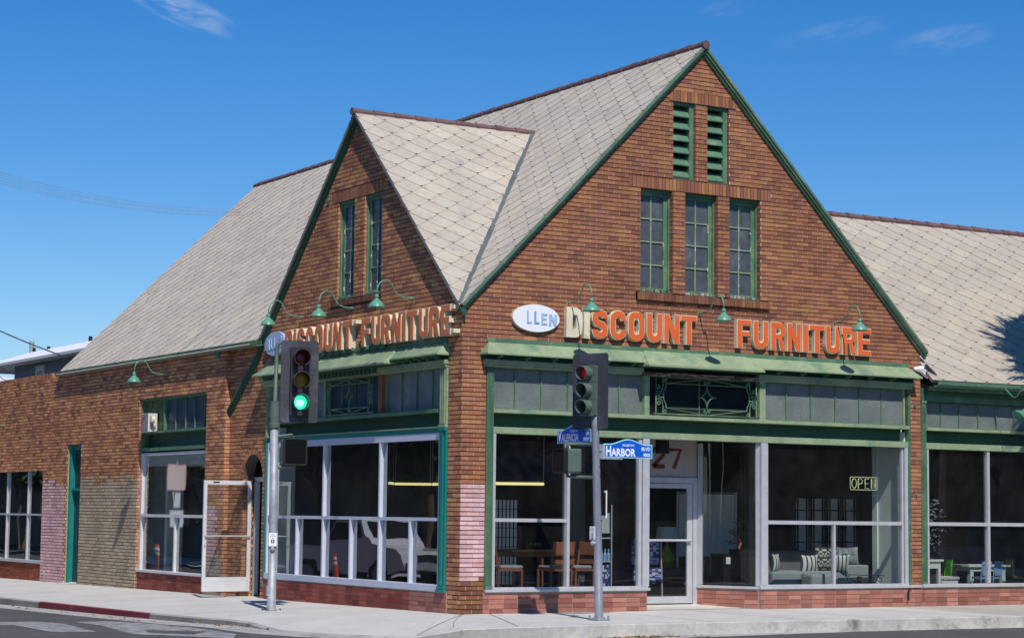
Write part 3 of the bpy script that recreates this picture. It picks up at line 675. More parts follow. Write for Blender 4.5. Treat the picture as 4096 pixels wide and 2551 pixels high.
cb = cornice(FB, .38, 8.22, 2.15, 5.95, .42)
dt = MB(); y = 3.0
while y < 5.6: dt.fbox(FB, y, y+.09, 4.27, 4.36, .12, .20); y += .17
dt.fbox(FB, 2.95, 5.65, 4.36, 4.40, .05, .24)
dt.build('dentils', M['greend'], cb)
# leafy cresting over the side cornice
cr = MB()
def spiral(cx, cz, r, turns, a0, sg=1, n=22):
    return [(cx+r*(1-t/n*.82)*math.cos(a0+sg*turns*2*math.pi*t/n), cz+r*(1-t/n*.82)*math.sin(a0+sg*turns*2*math.pi*t/n)) for t in range(n+1)]
for i in range(9):
    yc = 5.35-.31*i
    for sg in (-1, 1):
        cr.tube([FB(a, b, .10) for a, b in spiral(yc+sg*.07, 4.775, .055, 1.0, math.pi/2*sg+1.2, sg)], .016, 5)
    cr.tube([FB(yc, 4.73, .09), FB(yc, 4.84+.03*(i % 2), .10), FB(yc+.015, 4.89, .10)], [.02, .028, .006], 6)
    cr.tube([FB(yc-.15, 4.74, .10), FB(yc-.08, 4.76, .12), FB(yc, 4.73, .1)], .018, 5)
cr.build('cresting', M['green'], cb)
# crumbling lath strip under the middle hood
lt = MB(); lt.fbox(FA, 3.74, 6.5, 4.24, 4.44, -.12, -.02, 0, (.05, .04, .035))
for i in range(150):
    x = random.uniform(3.75, 6.5); z = random.uniform(4.245, 4.30)
    lt.fbox(FA, x, x+random.uniform(.05, .25), z, z+random.uniform(.006, .02), .0, .05+random.random()*.04, 0, random.choice(((.3, .22, .2), (.45, .36, .34), (.12, .1, .09))))
lt.build('rotten_lath', M['masonry'], ca)
# cream boards at the right end of the wood
# ---------- wrought iron grilles
def grille(F, u0, u1, w0, w1, out, name='iron_grille'):
    m = MB(); W = u1-u0; H = w1-w0; r = .011
    def X(a, b): return F(u0+a*W, w0+b*H, out)
    def ln(pts): m.tube([X(a, b) for a, b in pts], r, 6)
    asp = W/H
    def sp(cx, cy, rad, a0, sg, turns=1.15): # rad in height fraction
        ln([(cx+rad/asp*(1-t/18*.8)*math.cos(a0+sg*turns*2*math.pi*t/18), cy+rad*(1-t/18*.8)*math.sin(a0+sg*turns*2*math.pi*t/18)) for t in range(19)])
    for s_ in (0, 1):
        q = (lambda a: a) if s_ == 0 else (lambda a: 1-a)
        ln([(q(0.02), 0), (q(.02), 1)]); ln([(q(.085), 0), (q(.085), .1)]); ln([(q(.085), 1), (q(.085), .9)])
        for v in (lambda b: b, lambda b: 1-b):
            ln([(q(.085), v(0)), (q(.085), v(.22)), (q(.075), v(.36)), (q(.05), v(.42)), (q(.03), v(.40))])
            ln([(q(.115), v(.165)), (q(.11), v(.28)), (q(.092), v(.38)), (q(.09), v(.46)), (q(.092), v(.5))])
            sp(q(.042), v(.29), .07, math.pi/2, 1 if s_ else -1); sp(q(.105), v(.08), .065, math.pi, 1)
            ln([(q(.03), v(.47)), (q(.05), v(.53)), (q(.075), v(.57)), (q(.086), v(.53))])
            ln([(q(.115), v(.165)), (.5, v(.165))]); ln([(q(.115), v(.165)), (.47 if s_ == 0 else .53, v(.02))])
            sp(.5+(-.018 if s_ == 0 else .018), v(.10), .06, 0, 1 if s_ else -1)
        ln([(q(.085), .0), (.5, .0)]); ln([(q(.085), 1), (.5, 1.0)])
        # four pointed star
        for v in (1, -1):
            ln([(.5+(-1 if s_ == 0 else 1)*.085*(1-t/8)**2, .5+v*.335*(t/8)**2) for t in range(9)])
    ln([(.41, .5), (.425, .5)]); ln([(.575, .5), (.59, .5)])
    m.fbox(F, u0, u1, w0-.012, w0+.012, out-.02, out+.015)
    return m.build(name, M['green'], bld, smooth=True)
grille(FA, 4.0, 6.40, 3.56, 4.235, .03)
grille(FB, 3.2, 5.25, 3.56, 4.235, .06)

# ---------- gable windows
def gwin(F, u0, u1, w0, w1, pane, o=-.10):
    m = MB(); t = .055
    bars(m, F, [(u0, u0+.03, w0, w1, -.2, o), (u1-.03, u1, w0, w1, -.2, o), (u0+.001, u1-.001, w1-.05, w1-.001, -.2, o+.004), (u0+.001, u1-.001, w0+.001, w0+.04, -.2, o+.03)])
    bars(m, F, [(u0+.03, u0+.03+.035, w0+.04, w1-.05, -.2, o-.04), (u1-.115, u1-.03, w0+.04, w1-.05, -.2, o-.04), (u0+.03, u1-.03, w1-.11, w1-.05, -.2, o-.037), (u0+.03, u1-.03, w0+.04, w0+.09, -.2, o-.036)])
    a, b, c, d = u0+.065, u1-.115, w0+.09, w1-.11
    w = m.build('gable_window', M['green'], bld)
    mm = MB(); bars(mm, F, [((a+b)/2-.011, (a+b)/2+.011, c, d, o-.075, o-.045)]+[(a, b, c+(d-c)*i/4-.011, c+(d-c)*i/4+.011, o-.076, o-.047) for i in (1, 2, 3)])
    mm.build('glazing_bar', M['greenl'], w)
    g = MB()
    for i in range(2):
        for j in range(4):
            x0 = a+(b-a)*i/2; z0 = c+(d-c)*j/4; k = random.uniform(-.004, .004)
            g.face((F(x0, z0, o-.07+k), F(x0+(b-a)/2, z0, o-.07-k), F(x0+(b-a)/2, z0+(d-c)/4, o-.07), F(x0, z0+(d-c)/4, o-.07+k/2)), 0)
    g.build('pane', M[pane], w)
    p = MB()   # peeling putty and paint flakes
    for _ in range(15):
        e = random.random(); x = random.choice((a, b, (a+b)/2)) ; z = random.uniform(c, c+(d-c)*.75)
        p.fbox(F, x-.008+random.uniform(-.01, .01), x+.008, z, z+random.uniform(.02, .09), o-.05, o-.040+random.uniform(0, .008), 0, random.choice(((.62, .61, .55), (.5, .52, .44), (.35, .4, .3))))
    for _ in range(30):
        x = random.uniform(u0, u1-.05); p.fbox(F, x, x+random.uniform(.01, .05), w0+.002+.003*random.random(), w0+random.uniform(.03, .06), -.1, -.04*random.random(), 0, random.choice(((.3, .29, .24), (.12, .15, .09), (.42, .40, .34))))
    p.build('flaking_paint', M['masonry'], w)
for a, b in WINA: gwin(FA, a, b, WZ0, WZ1, 'dustyg')
for a, b in WINB: gwin(FB, a, b, WZ0, WZ1, 'dustyb', -.03)
for a, b in VENT:
    m = MB(); bars(m, FA, [(b-.10, b, VZ0, VZ1, -.2, -.05), (a, a+.02, VZ0, VZ1, -.2, -.12), (a+.001, b-.001, VZ1-.05, VZ1-.001, -.2, -.055), (a+.001, b-.001, VZ0+.001, VZ0+.03, -.2, -.045)])
    w = m.build('louvre_vent', M['green'], bld)
    s_ = MB()
    for i in range(6):
        z = VZ0+.04+i*.228
        s_.face((FA(a+.02, z, -.03), FA(b-.10, z, -.03), FA(b-.10, z+.15, -.15), FA(a+.02, z+.15, -.15)))
        s_.face((FA(a+.02, z, -.03), FA(b-.10, z, -.03), FA(b-.10, z-.02, -.035), FA(a+.02, z-.02, -.035)))
    s_.build('slats', M['green'], w)
    k = MB(); k.fbox(FA, a, b, VZ0, VZ1, -.23, -.2); k.build('vent_backing', M['black'], w)

# ------------------------------------------------------------------ roofs
SH = [h2l(c) for c in ((207, 197, 181), (209, 199, 184), (205, 195, 180), (210, 200, 182), (206, 196, 182), (206, 198, 183))]
def clip(poly, cp):
    # Sutherland-Hodgman against convex ccw cp; poly points carry (u, v)
    out = poly
    for i in range(len(cp)):
        a, b = cp[i], cp[(i+1) % len(cp)]; res = []
        for j in range(len(out)):
            p, q = out[j], out[(j+1) % len(out)]
            sp_ = (b[0]-a[0])*(p[1]-a[1])-(b[1]-a[1])*(p[0]-a[0]); sq = (b[0]-a[0])*(q[1]-a[1])-(b[1]-a[1])*(q[0]-a[0])
            if sp_ >= 0: res.append(p)
            if (sp_ >= 0) != (sq >= 0):
                t = sp_/(sp_-sq); res.append((p[0]+(q[0]-p[0])*t, p[1]+(q[1]-p[1])*t))
        out = res
        if len(out) < 3: return []
    return out
def roof(name, pts, along, th=.05, org=None, tone=1.0):
    """pts: coplanar 3-D polygon (convex). along: unit vector of the eave."""
    P = [Vector(p) for p in pts]; U = Vector(along).normalized()
    N = (P[1]-P[0]).cross(P[2]-P[0])
    for k in range(3, len(P)):
        c = (P[k-1]-P[0]).cross(P[k]-P[0])
        if c.length > N.length: N = c
    N.normalize()
    if N.z < 0: N = -N
    V = N.cross(U).normalized()
    if V.z < 0: V = -V
    O = Vector(org) if org else P[0]
    uv = [((p-O).dot(U), (p-O).dot(V)) for p in P]
    ar = sum(uv[i][0]*uv[(i+1) % len(uv)][1]-uv[(i+1) % len(uv)][0]*uv[i][1] for i in range(len(uv)))
    if ar < 0: uv = uv[::-1]
    Fp = lambda u, v, h: O+U*u+V*v+N*h
    mb = MB()
    mb.solid(lambda a, b, o: tuple(Fp(a, b, o)), [uv], -th, 0, 1, back=True)
    w, h = .585, .425
    u0, u1 = min(a for a, b in uv), max(a for a, b in uv); v0, v1 = min(b for a, b in uv), max(b for a, b in uv)
    r = int(math.floor((v0-.3)/(h/2))); v = r*h/2
    while v < v1+.4:
        k = math.floor((u0-.7)/w)*w+(w/2 if r % 2 else 0)
        while k < u1+.7:
            g = .002
            tile = [(k-.045, v-h/2+.033), (k+.045, v-h/2+.033), (k+w/2-g, v-.004), (k+w/2-g, v+.004), (k+.0, v+h/2-g), (k-w/2+g, v+.004), (k-w/2+g, v-.004)]
            t = clip(tile, uv)
            if len(t) >= 3:
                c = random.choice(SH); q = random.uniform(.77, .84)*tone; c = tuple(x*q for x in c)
                lo = v-h/2; jit = random.uniform(0, .003)
                Ht = lambda a, b: .004+jit+.014*(1-(b-lo)/h)
                n = len(mb.v); mb.v += [tuple(Fp(a, b, Ht(a, b))) for a, b in t]; mb.f.append(tuple(range(n, n+len(t)))); mb.m.append(0); mb.c.append(c)
                for i in range(len(t)):
                    a, b = t[i], t[(i+1) % len(t)]
                    mb.face((Fp(a[0], a[1], -.001), Fp(b[0], b[1], -.001), Fp(b[0], b[1], Ht(*b)), Fp(a[0], a[1], Ht(*a))), 1)
            k += w
        v += h/2; r += 1
    return mb.build(name, [M['tile'], M['underlay']], bld)
RZ, RX = 10.50, 5.07; SL = 1.005
def zl(x): return RZ-SL*(RX-x)
SY, SZ = 4.1, 9.34; SS = .972
xe = RX-(RZ-SZ)/SL                      # where the small ridge meets the main roof
YF = -.13
def V3(x, y): return (x, y, zl(x))
x0 = -.10; yv = SY-(SZ-zl(x0))/SS
roof('shingle_roof', [V3(-.10, YF), V3(RX, YF), V3(RX, SY), V3(xe, SY), V3(x0, yv)], (0, 1, 0))
xg = -.27; yv2 = SY+(SZ-zl(x0))/SS
roof('shingle_roof', [V3(xe, SY), V3(RX, SY), V3(RX, 20.35), V3(xg, 20.6), V3(xg, yv2+.20), V3(x0, yv2)], (0, 1, 0), org=V3(-.10, YF))
roof('shingle_roof', [(RX, YF, RZ), (10.55, YF, RZ-(10.55-RX)*1.0), (10.55, 20.4, RZ-(10.55-RX)), (RX, 20.35, RZ)], (0, 1, 0))
roof('shingle_roof', [(-.13, SY, SZ), (xe, SY, SZ), (-.13, SY-(SZ-zl(-.13))/SS, zl(-.13))], (1, 0, 0), tone=.90)  # slope facing the sun gets darker tiles to even out the light
roof('shingle_roof', [(-.13, SY, SZ), (xe, SY, SZ), (-.13, SY+(SZ-zl(-.13))/SS, zl(-.13))], (1, 0, 0))
# flared foot of the small roof beyond the valley
# wing roof
WZ = lambda y: 4.43+(y+.36)*.985
wo_ = (10.47, -.36, WZ(-.36))
roof('shingle_roof', [(10.47, -.36, WZ(-.36)), (30, -.36, WZ(-.36)), (30, .45, WZ(.45)), (10.47, .45, WZ(.45))], (1, 0, 0), org=wo_, tone=.86)  # wing tiles darkened in colour to offset the direct sun
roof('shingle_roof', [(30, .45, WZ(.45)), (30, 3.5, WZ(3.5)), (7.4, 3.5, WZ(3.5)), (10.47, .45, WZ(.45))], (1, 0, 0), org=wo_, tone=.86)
roof('shingle_roof', [(7.4, 3.5, WZ(3.5)), (30, 3.5, WZ(3.5)), (30, 7.5, WZ(-.5)), (10.5, 7.5, WZ(-.5))], (1, 0, 0))
# closing gable at the back
bk = MB(); bk.face([(-.1, 20.3, 5.1), (10.4, 20.3, 5.1), (RX, 20.3, 10.4)], 0, BR[0]); bk.build('back_gable', M['masonry'], bld)
# ridge tiles
def ridge(p0, p1, r=.07, L=.46):
    m = MB(); p0, p1 = Vector(p0), Vector(p1); n = max(1, round((p1-p0).length/L))
    for i in range(n):
        a, b = p0.lerp(p1, i/n), p0.lerp(p1, (i+1)/n+.003)
        a.z += random.uniform(-.006, .006)
        m.tube([a, b], [r*1.22, r*.92], 10)
    return m.build('ridge_tiles', M['ridge'], bld)
ridge((RX, YF-.04, RZ), (RX, 20.35, RZ)); ridge((-.18, SY, SZ), (xe, SY, SZ), .062); ridge((7.4, 3.5, WZ(3.5)), (30, 3.5, WZ(3.5)), .07)
# valley flashing
vf = MB(); a, b = Vector((x0, yv, zl(x0)+.02)), Vector((xe, SY, SZ+.02)); d = Vector((1, .6, 0)).normalized()*0; 
side = (b-a).normalized().cross(Vector((-.7, -.7, .9)).normalized()).normalized()*.055
for i in range(5):
    p, q = a.lerp(b, i/5), a.lerp(b, (i+1)/5+.01); li = Vector((-.012, -.012, .014))*(1+(i % 2)*.3)
    vf.face((p-side+li, p+side+li, q+side+li, q-side+li))
vf.build('valley_flashing', M['flash'], bld)
# rake boards: stepped profile swept down the gable slopes
def rake(F, pts, name='rake_board', w=.17, mat_='green', o=.10):
    mb = MB()
    for (a, b) in zip(pts[:-1], pts[1:]):
        pass
    def strip(off0, off1, oo0, oo1):
        # offsets measured straight down from the roof line
        for a, b in zip(pts[:-1], pts[1:]):
            P = [(a[0], a[1]-off0), (b[0], b[1]-off0), (b[0], b[1]-off1), (a[0], a[1]-off1)]
            mb.solid(F, [P], oo0, oo1, 0, back=True)
    strip(.0, .06, .0, o+.045); strip(.06, .115, .0, o+.012); strip(.115, .165, .0, o-.03)
    return mb.build(name, M[mat_], bld)
rake(FA, [(-.07, zl(-.07)-.01), (RX, RZ-.01), (10.56, RZ-.01-(10.56-RX)*.995)])
zB = lambda y: SZ-.03-SS*abs(y-SY)
rake(FB, [(-.10, zB(-.10)), (SY, zB(SY)), (7.9, zB(7.9)), (8.5, zB(8.5)-.08), (9.95, 3.84)], mat_='greend', o=.06)  # darker green paints in the shade along this rake
# gutters
gt = MB()
gp = [(.0, .0), (.02, .10), (.13, .12), (.15, .10), (.12, .0)]
def gutter(F, u0, u1, z, o, name='gutter', m='green'):
    g = MB()
    g.ring([[F(u, z+b, o+a) for a, b in ((0, .12), (0, .02), (.03, 0), (.09, 0), (.13, .05), (.135, .12), (.12, .12), (.118, .055), (.085, .012), (.03, .012), (.012, .03), (.012, .12))] for u in (u0, u1)], 0, cap=True)
    return g.build(name, M[m], bld)
gutter(FB, 8.15, 20.75, 5.10, .13); gutter(FA, 10.58, 24, 4.30, .27)
sf = MB(); sf.box((-.14, 8.2, 5.12), (.2, 20.6, 5.14)); sf.build('eave_soffit', M['greend'], bld)
wg = MB(); wg.fbox(FA, 10.6, 24, 4.155, 4.30, -.1, .10, 1); wg.fbox(FA, 10.6, 24, 4.03, 4.155, -.1, .03, 0); wg.fbox(FA, 10.6, 24, 4.25, 4.33, .10, .28, 0)
wg.fbox(FA, 10.458, 10.6, 4.03, 4.3, -.1, .03, 1); wg.build('wing_fascia', [M['green'], M['greend']], bld)
wk = MB(); wk.fbox(FA, 10.46, 24, 4.0, 4.4, -.3, -.1, 0, (.3, .2, .15)); wk.build('wing_wall_head', M['masonry'], bld)
# broken stucco corner and leader head
fl = MB(); fl.tube([(10.25, -.06, 4.66), (10.42, -.08, 4.66), (10.50, -.1, 4.62), (10.58, -.14, 4.50)], [.03, .075, .09, .05], 7); fl.build('broken_plaster', M['board'], bld)
fl = MB(); fl.tube([(10.44, -.19, 4.74), (10.66, -.25, 4.53)], [.035, .035], 5); fl.build('metal_flap', M['plate'], bld)
dp = MB(); dp.tube([(-.19, 10.30, 5.12), (-.19, 10.30, 4.98)], .06, 10); dp.build('downpipe_stub', M['green'], bld)
# diamond anchor plates
for (y, z) in ((5.33, 7.79), (2.80, 7.775), (4.09, 8.98)):
    a = MB(); a.solid(FB, [[(y-.05, z), (y, z-.12), (y+.05, z), (y, z+.12)]], .014, .03); a.solid(FB, [[(y-.02, z), (y, z-.04), (y+.02, z), (y, z+.04)]], .03, .05); a.build('anchor_plate', M['green'], bld)
for (x, z) in ((10.30, 3.94), (10.32, 2.17)):
    a = MB(); a.fbox(FA, x-.03, x+.03, z-.045, z+.045, .014, .03); a.fbox(FA, x-.012, x+.012, z-.03, z+.01, .03, .06); a.build('wall_bracket', M['green'], bld)
cp_ = MB(); cp_.tube([FC(21.33, -.12, .06), FC(21.33, .08, .06), FC(21.36, .14, .03)], .012, 6); cp_.build('stub_pipe', M['galv'], bld)
hk = MB(); hk.tube([FA(10.15, .34, .05), FA(10.06, .33, .08), FA(10.06, .12, .08)], .016, 6); hk.build('hanging_bracket', M['black'], bld)

# ------------------------------------------------------------------ doors
# entrance door under 427
dm = MB(); YD = 1.17
FD = lambda u, w, o: (u, YD-o, w)
bars(dm, FD, [(4.5, 5.84, 2.33, 2.43, -.06, .03), (5.75, 5.86, .0, 2.33, -.06, .03), (4.48, 4.56, .0, 2.33, -.06, .03)])
door = dm.build('entrance_door', M['alu'], bld)
dl = MB(); bars(dl, FD, [(4.56, 4.64, .07, 2.32, -.03, .02), (5.62, 5.74, .07, 2.32, -.03, .02), (4.64, 5.62, 2.23, 2.32, -.03, .02), (4.64, 5.62, .07, .20, -.03, .02)]); dl.build('door_frame', M['alu'], door, bevel=.004)
dg = MB(); dg.face((FD(4.64, .2, 0), FD(5.62, .2, 0), FD(5.62, 2.23, 0), FD(4.64, 2.23, 0))); dg.build('pane', M['doorglass'], door)
dh = MB(); dh.tube([FD(4.6, 1.25, .07), FD(5.68, 1.25, .07)], .022, 8); dh.tube([FD(5.66, 1.25, .0), FD(5.66, 1.25, .07)], .02, 6); dh.build('push_bar', M['alu'], door)
nm = MB(); nm.fbox(FD, 4.48, 5.86, 2.43, 3.2, -.06, .0); npn = nm.build('number_panel', mat('number_panel_paint', (.36, .34, .33), .8, var=.06), bld)  # white panel greyed so its colour holds the entrance shade
def glyph(mb, path, w, F, o0, o1, col=0):
    mb.solid(F, [stroke(path, w)], o0, o1, col)
nb = MB()
def digit(d, x, z, w=.27, h=.40, t=.065):
    P = {'4': [[(x+w*.75, z), (x+w*.75, z+h)], [(x+w*.72, z+h), (x, z+h*.33), (x+w, z+h*.33)]],
         '2': [arc(x+w/2, z+h*.72, w*.42, 170, -30, 8, h*.24)+[(x+.04, z+.05), (x+.03, z+t/2), (x+w, z+t/2)]],
         '7': [[(x, z+h-t/2), (x+w-t*.4, z+h-t/2), (x+w*.45, z)]]}[d]
    for p in P: glyph(nb, p, t, FD, .001, .006)
digit('4', 4.42, 2.60, .30, .40, .08); digit('2', 4.79, 2.60, .31, .40, .08); digit('7', 5.15, 2.60, .35, .40, .08)
nb.build('house_number', mat('faded_red_paint', (.13, .035, .03), .8, var=.2, stain=(.33, .30, .29), stain_sc=9, stain_lo=.6), npn)
ls = MB(); ls.box((4.50, .55, 2.86), (4.76, .62, 3.12)); ls.box((4.54, .54, 2.9), (4.72, .55, 3.08)); ls.box((4.62, .57, 3.12), (4.64, .59, 3.3))
props(ls.build('hanging_sign', M['black']), 'small black framed sign hanging above the shop entrance door', 'sign')
# entrance floor and ceiling
ef = MB(); ef.face([(3.86, .22, .006), (6.45, .22, .006), (5.86, 1.2, .05), (4.48, 1.2, .05)]); ef.build('entrance_floor', M['concrete'], bld)
ec = MB(); ec.face([(3.7, 0, 3.2), (6.6, 0, 3.2), (6.2, 1.3, 3.2), (4.2, 1.3, 3.2)]); ec.build('entrance_soffit', M['iwall'], bld)
# arched side doorway with the glass door swung open
FX = lambda u, w, o: (.30-o, u, w)
am = MB(); bars(am, FX, [(9.13, 9.30, -.07, 2.36, -.05, .05), (8.1, 8.2, -.07, 2.36, -.05, .03), (8.1, 9.35, 2.33, 2.42, -.05, .05)])
sd = am.build('side_doorway', M['white'], bld)
g = MB(); g.face((FX(9.25, 2.42, 0), FX(8.15, 2.42, 0), FX(8.15, 3.0, 0), FX(9.25, 3.0, 0))); g.build('fanlight', M['glass'], sd)
YO = 9.10
FO = lambda u, w, o: (u, YO-o, w)
om = MB(); X0_, X1_ = -.93, .14
bars(om, FO, [(X0_, X0_+.075, .05, 2.335, -.022, .022), (X1_-.075, X1_, .05, 2.335, -.022, .022), (X0_+.075, X1_-.075, 2.25, 2.335, -.022, .022), (X0_+.075, X1_-.075, .05, .345, -.022, .022)])
od = om.build('open_door', M['white'], bld, bevel=.004)
g = MB(); g.face((FO(X0_+.075, .345, 0), FO(X1_-.075, .345, 0), FO(X1_-.075, 2.25, 0), FO(X0_+.075, 2.25, 0))); g.build('pane', M['doorglass'], od)
b = MB(); b.tube([FO(X0_+.03, 1.19, .06), FO(X1_-.03, 1.19, .06)], .014, 8); b.tube([FO(X0_+.04, 1.19, 0), FO(X0_+.04, 1.19, .06)], .012, 6); b.tube([FO(X1_-.04, 1.19, 0), FO(X1_-.04, 1.19, .06)], .012, 6)
b.tube([FO(X0_+.035, 1.0, .02), FO(X0_+.035, 1.0, .045)], .02, 8); b.build('push_bar', M['alu'], od)
b = MB(); b.fbox(FO, X0_+.2, X0_+.34, 2.29, 2.315, .022, .03); b.build('door_closer_plate', M['black'], od)
st = MB(); st.box((-.35, 7.98, -.12), (.4, 9.3, -.055)); st.build('door_step', M['concrete'], bld)
# teal door in the long wall
FT = lambda u, w, o: (.02-o, u, w)
tm = MB(); bars(tm, FT, [(19.80, 19.95, -.2, 3.31, -.1, .10), (18.9, 18.95, -.2, 3.31, -.1, .05), (18.95, 19.8, 3.2, 3.31, -.1, .05), (18.95, 19.8, 2.17, 2.24, -.06, .07)])
td = tm.build('teal_door', M['teal'], bld)
b = MB(); bars(b, FT, [(18.95, 19.8, -.15, 2.17, -.06, -.02), (18.95, 19.8, 2.24, 3.2, -.06, -.02)]); b.build('door_leaf', M['darkteal'], td)
b = MB(); b.fbox(FT, 19.93, 19.955, -.2, 3.31, .1, .13); b.build('door_trim', M['greenl'], td)
b = MB(); b.face([(-.05, 18.9, -.125), (-.05, 19.98, -.13), (-.42, 19.75, -.148), (-.42, 19.0, -.14)]); b.face([(-.05, 18.9, -.125), (-.05, 19.98, -.13), (.2, 19.98, -.09), (.2, 18.9, -.09)]); b.build('door_ramp', M['concrete'], bld)

# ------------------------------------------------------------------ interior shell
im = MB()
im.box((.26, .26, -.15), (10.15, 20.0, -.02), 0); im.box((10.15, .26, -.15), (24, 8, .20), 0)
im.build('showroom_floor', M['ifloor'], bld)
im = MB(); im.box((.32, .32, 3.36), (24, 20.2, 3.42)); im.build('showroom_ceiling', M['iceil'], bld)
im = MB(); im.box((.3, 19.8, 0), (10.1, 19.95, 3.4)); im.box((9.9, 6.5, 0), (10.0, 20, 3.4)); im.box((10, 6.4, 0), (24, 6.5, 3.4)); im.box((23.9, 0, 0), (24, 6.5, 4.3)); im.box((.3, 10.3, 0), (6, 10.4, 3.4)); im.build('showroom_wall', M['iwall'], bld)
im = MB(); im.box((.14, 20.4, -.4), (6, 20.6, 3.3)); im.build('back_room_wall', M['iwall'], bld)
# display platforms behind the front windows
im = MB(); im.box((.28, .12, -.1), (3.62, 3.4, .30)); im.box((6.45, .12, -.1), (10.12, 3.6, .30)); im.box((10.2, .12, -.1), (23.9, 3.8, .30)); im.box((.1, .6, -.2), (2.6, 7.9, .30)); im.box((.0, 10.5, -.2), (1.4, 16.5, .25)); im.box((.0, 21, -.2), (3, 30, .25)); im.build('display_platform', M['ifloor'], bld)
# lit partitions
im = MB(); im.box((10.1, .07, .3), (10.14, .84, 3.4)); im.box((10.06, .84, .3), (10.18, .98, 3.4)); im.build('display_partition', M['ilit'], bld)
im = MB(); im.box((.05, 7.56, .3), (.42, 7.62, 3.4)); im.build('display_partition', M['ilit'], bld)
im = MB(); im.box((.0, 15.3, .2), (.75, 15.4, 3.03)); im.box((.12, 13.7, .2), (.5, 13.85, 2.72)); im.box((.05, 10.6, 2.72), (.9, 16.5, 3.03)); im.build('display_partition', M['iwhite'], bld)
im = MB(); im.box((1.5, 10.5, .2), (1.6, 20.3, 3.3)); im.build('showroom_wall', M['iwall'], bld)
im = MB(); im.box((3, 20.5, -.3), (3.1, 31, 4.9)); im.box((-.1, 30.9, -.3), (3.1, 31.0, 4.9)); im.build('showroom_wall', M['iwall'], bld)
im = MB(); im.box((3.55, 2.0, .0), (3.85, 2.25, 3.4)); im.box((5.8, 4.2, .0), (6.1, 4.5, 3.4)); im.box((4.9, 9.0, .0), (5.2, 9.3, 3.4)); im.build('column', M['iwall'], bld)
im = MB(); im.box((-.06, 20.5, -.5), (.0, 21.8, 5.0)); im.build('infill', M['iwall'], bld)
im = MB(); im.box((.1, 20.6, 4.9), (12, 31, 5.0)); im.build('flat_roof', M['roofg'], bld)

def cam_fill(): pass

# ------------------------------------------------------------------ sign letters
def letter_loops(c, w, h, t):
    r = t*1.15
    if c == 'I': return [rect(0, 0, t, h)]
    if c == 'T': return [[(w/2-t/2, 0), (w/2+t/2, 0), (w/2+t/2, h-t*.85), (w, h-t*.85), (w, h), (0, h), (0, h-t*.85), (w/2-t/2, h-t*.85)]]
    if c == 'F': return [[(0, 0), (t, 0), (t, h*.42), (w*.85, h*.42), (w*.85, h*.42+t*.8), (t, h*.42+t*.8), (t, h-t*.85), (w, h-t*.85), (w, h), (0, h)]]
    if c == 'E': return [[(0, 0), (w, 0), (w, t*.85), (t, t*.85), (t, h*.42), (w*.9, h*.42), (w*.9, h*.42+t*.8), (t, h*.42+t*.8), (t, h-t*.85), (w, h-t*.85), (w, h), (0, h)]]
    if c == 'L': return [[(0, 0), (w, 0), (w, t*.85), (t, t*.85), (t, h), (0, h)]]
    if c == 'N': return [[(0, 0), (t*.85, 0), (t*.85, h*.52), (w-t*.95, 0), (w, 0), (w, h), (w-t*.85, h), (w-t*.85, h*.48), (t*.95, h), (0, h)]]
    if c == 'A': return [[(0, 0), (t*.9, 0), (w*.36, h*.22), (w*.64, h*.22), (w-t*.9, 0), (w, 0), (w*.5+t*.5, h), (w*.5-t*.5, h)], [(w*.42, h*.36), (w*.58, h*.36), (w*.5, h*.66)]]
    if c == 'O': return [rrect(0, 0, w, h, r*1.1, 6), rrect(t, t, w-t, h-t, r*.45, 4)]
    if c == 'D': return [[(0, 0)]+arc(w-r*1.1, r*1.1, r*1.1, 270, 360, 6)+arc(w-r*1.1, h-r*1.1, r*1.1, 0, 90, 6)+[(0, h)], [(t, t)]+arc(w-t-r*.4, t+r*.4, r*.4, 270, 360, 4)+arc(w-t-r*.4, h-t-r*.4, r*.4, 0, 90, 4)+[(t, h-t)]]
    if c == 'U': 
        p = [(t/2, h)]+arc(w/2, w/2, w/2-t/2, 180, 360, 12, w/2-t/2)+[(w-t/2, h)]
        return [stroke(p, t)]
    if c == 'C':
        q = w/2-t/2; p = [(w-t/2, h*.33)]+arc(w/2, t/2+q, q, 360, 180, 10)[0:]+arc(w/2, h-t/2-q, q, 180, 0, 10)+[(w-t/2, h*.67)]
        return [stroke(p, t)]
    if c == 'S':
        q = w/2-t/2; cy0 = t/2+q*.86; cy1 = h-t/2-q*.86
        p = [(t/2, h*.30)]+arc(w/2, cy0, q, 180, 360, 10, q*.86)[0:]+[(w-t/2, h*.36), (w*.70, h*.47), (w*.30, h*.54), (t/2, h*.65)]+arc(w/2, cy1, q, 180, 0, 10, q*.86)+[(w-t/2, h*.70)]
        return [stroke(p, t)]
    if c == 'R':
        return [[(0, 0), (t, 0), (t, h*.40), (w*.48, h*.40), (w-t*1.0, 0), (w, 0), (w*.76, h*.43)]+arc(w-r, h*.45+r, r, -60, 0, 4)+arc(w-r, h-r, r, 0, 90, 5)+[(0, h)], [(t, h*.40+t*.8)]+arc(w-t-r*.3, h*.40+t*.8+r*.3, r*.3, 270, 360, 3)+arc(w-t-r*.3, h-t-r*.3, r*.3, 0, 90, 3)+[(t, h-t)]]
    return [rect(0, 0, w, h)]
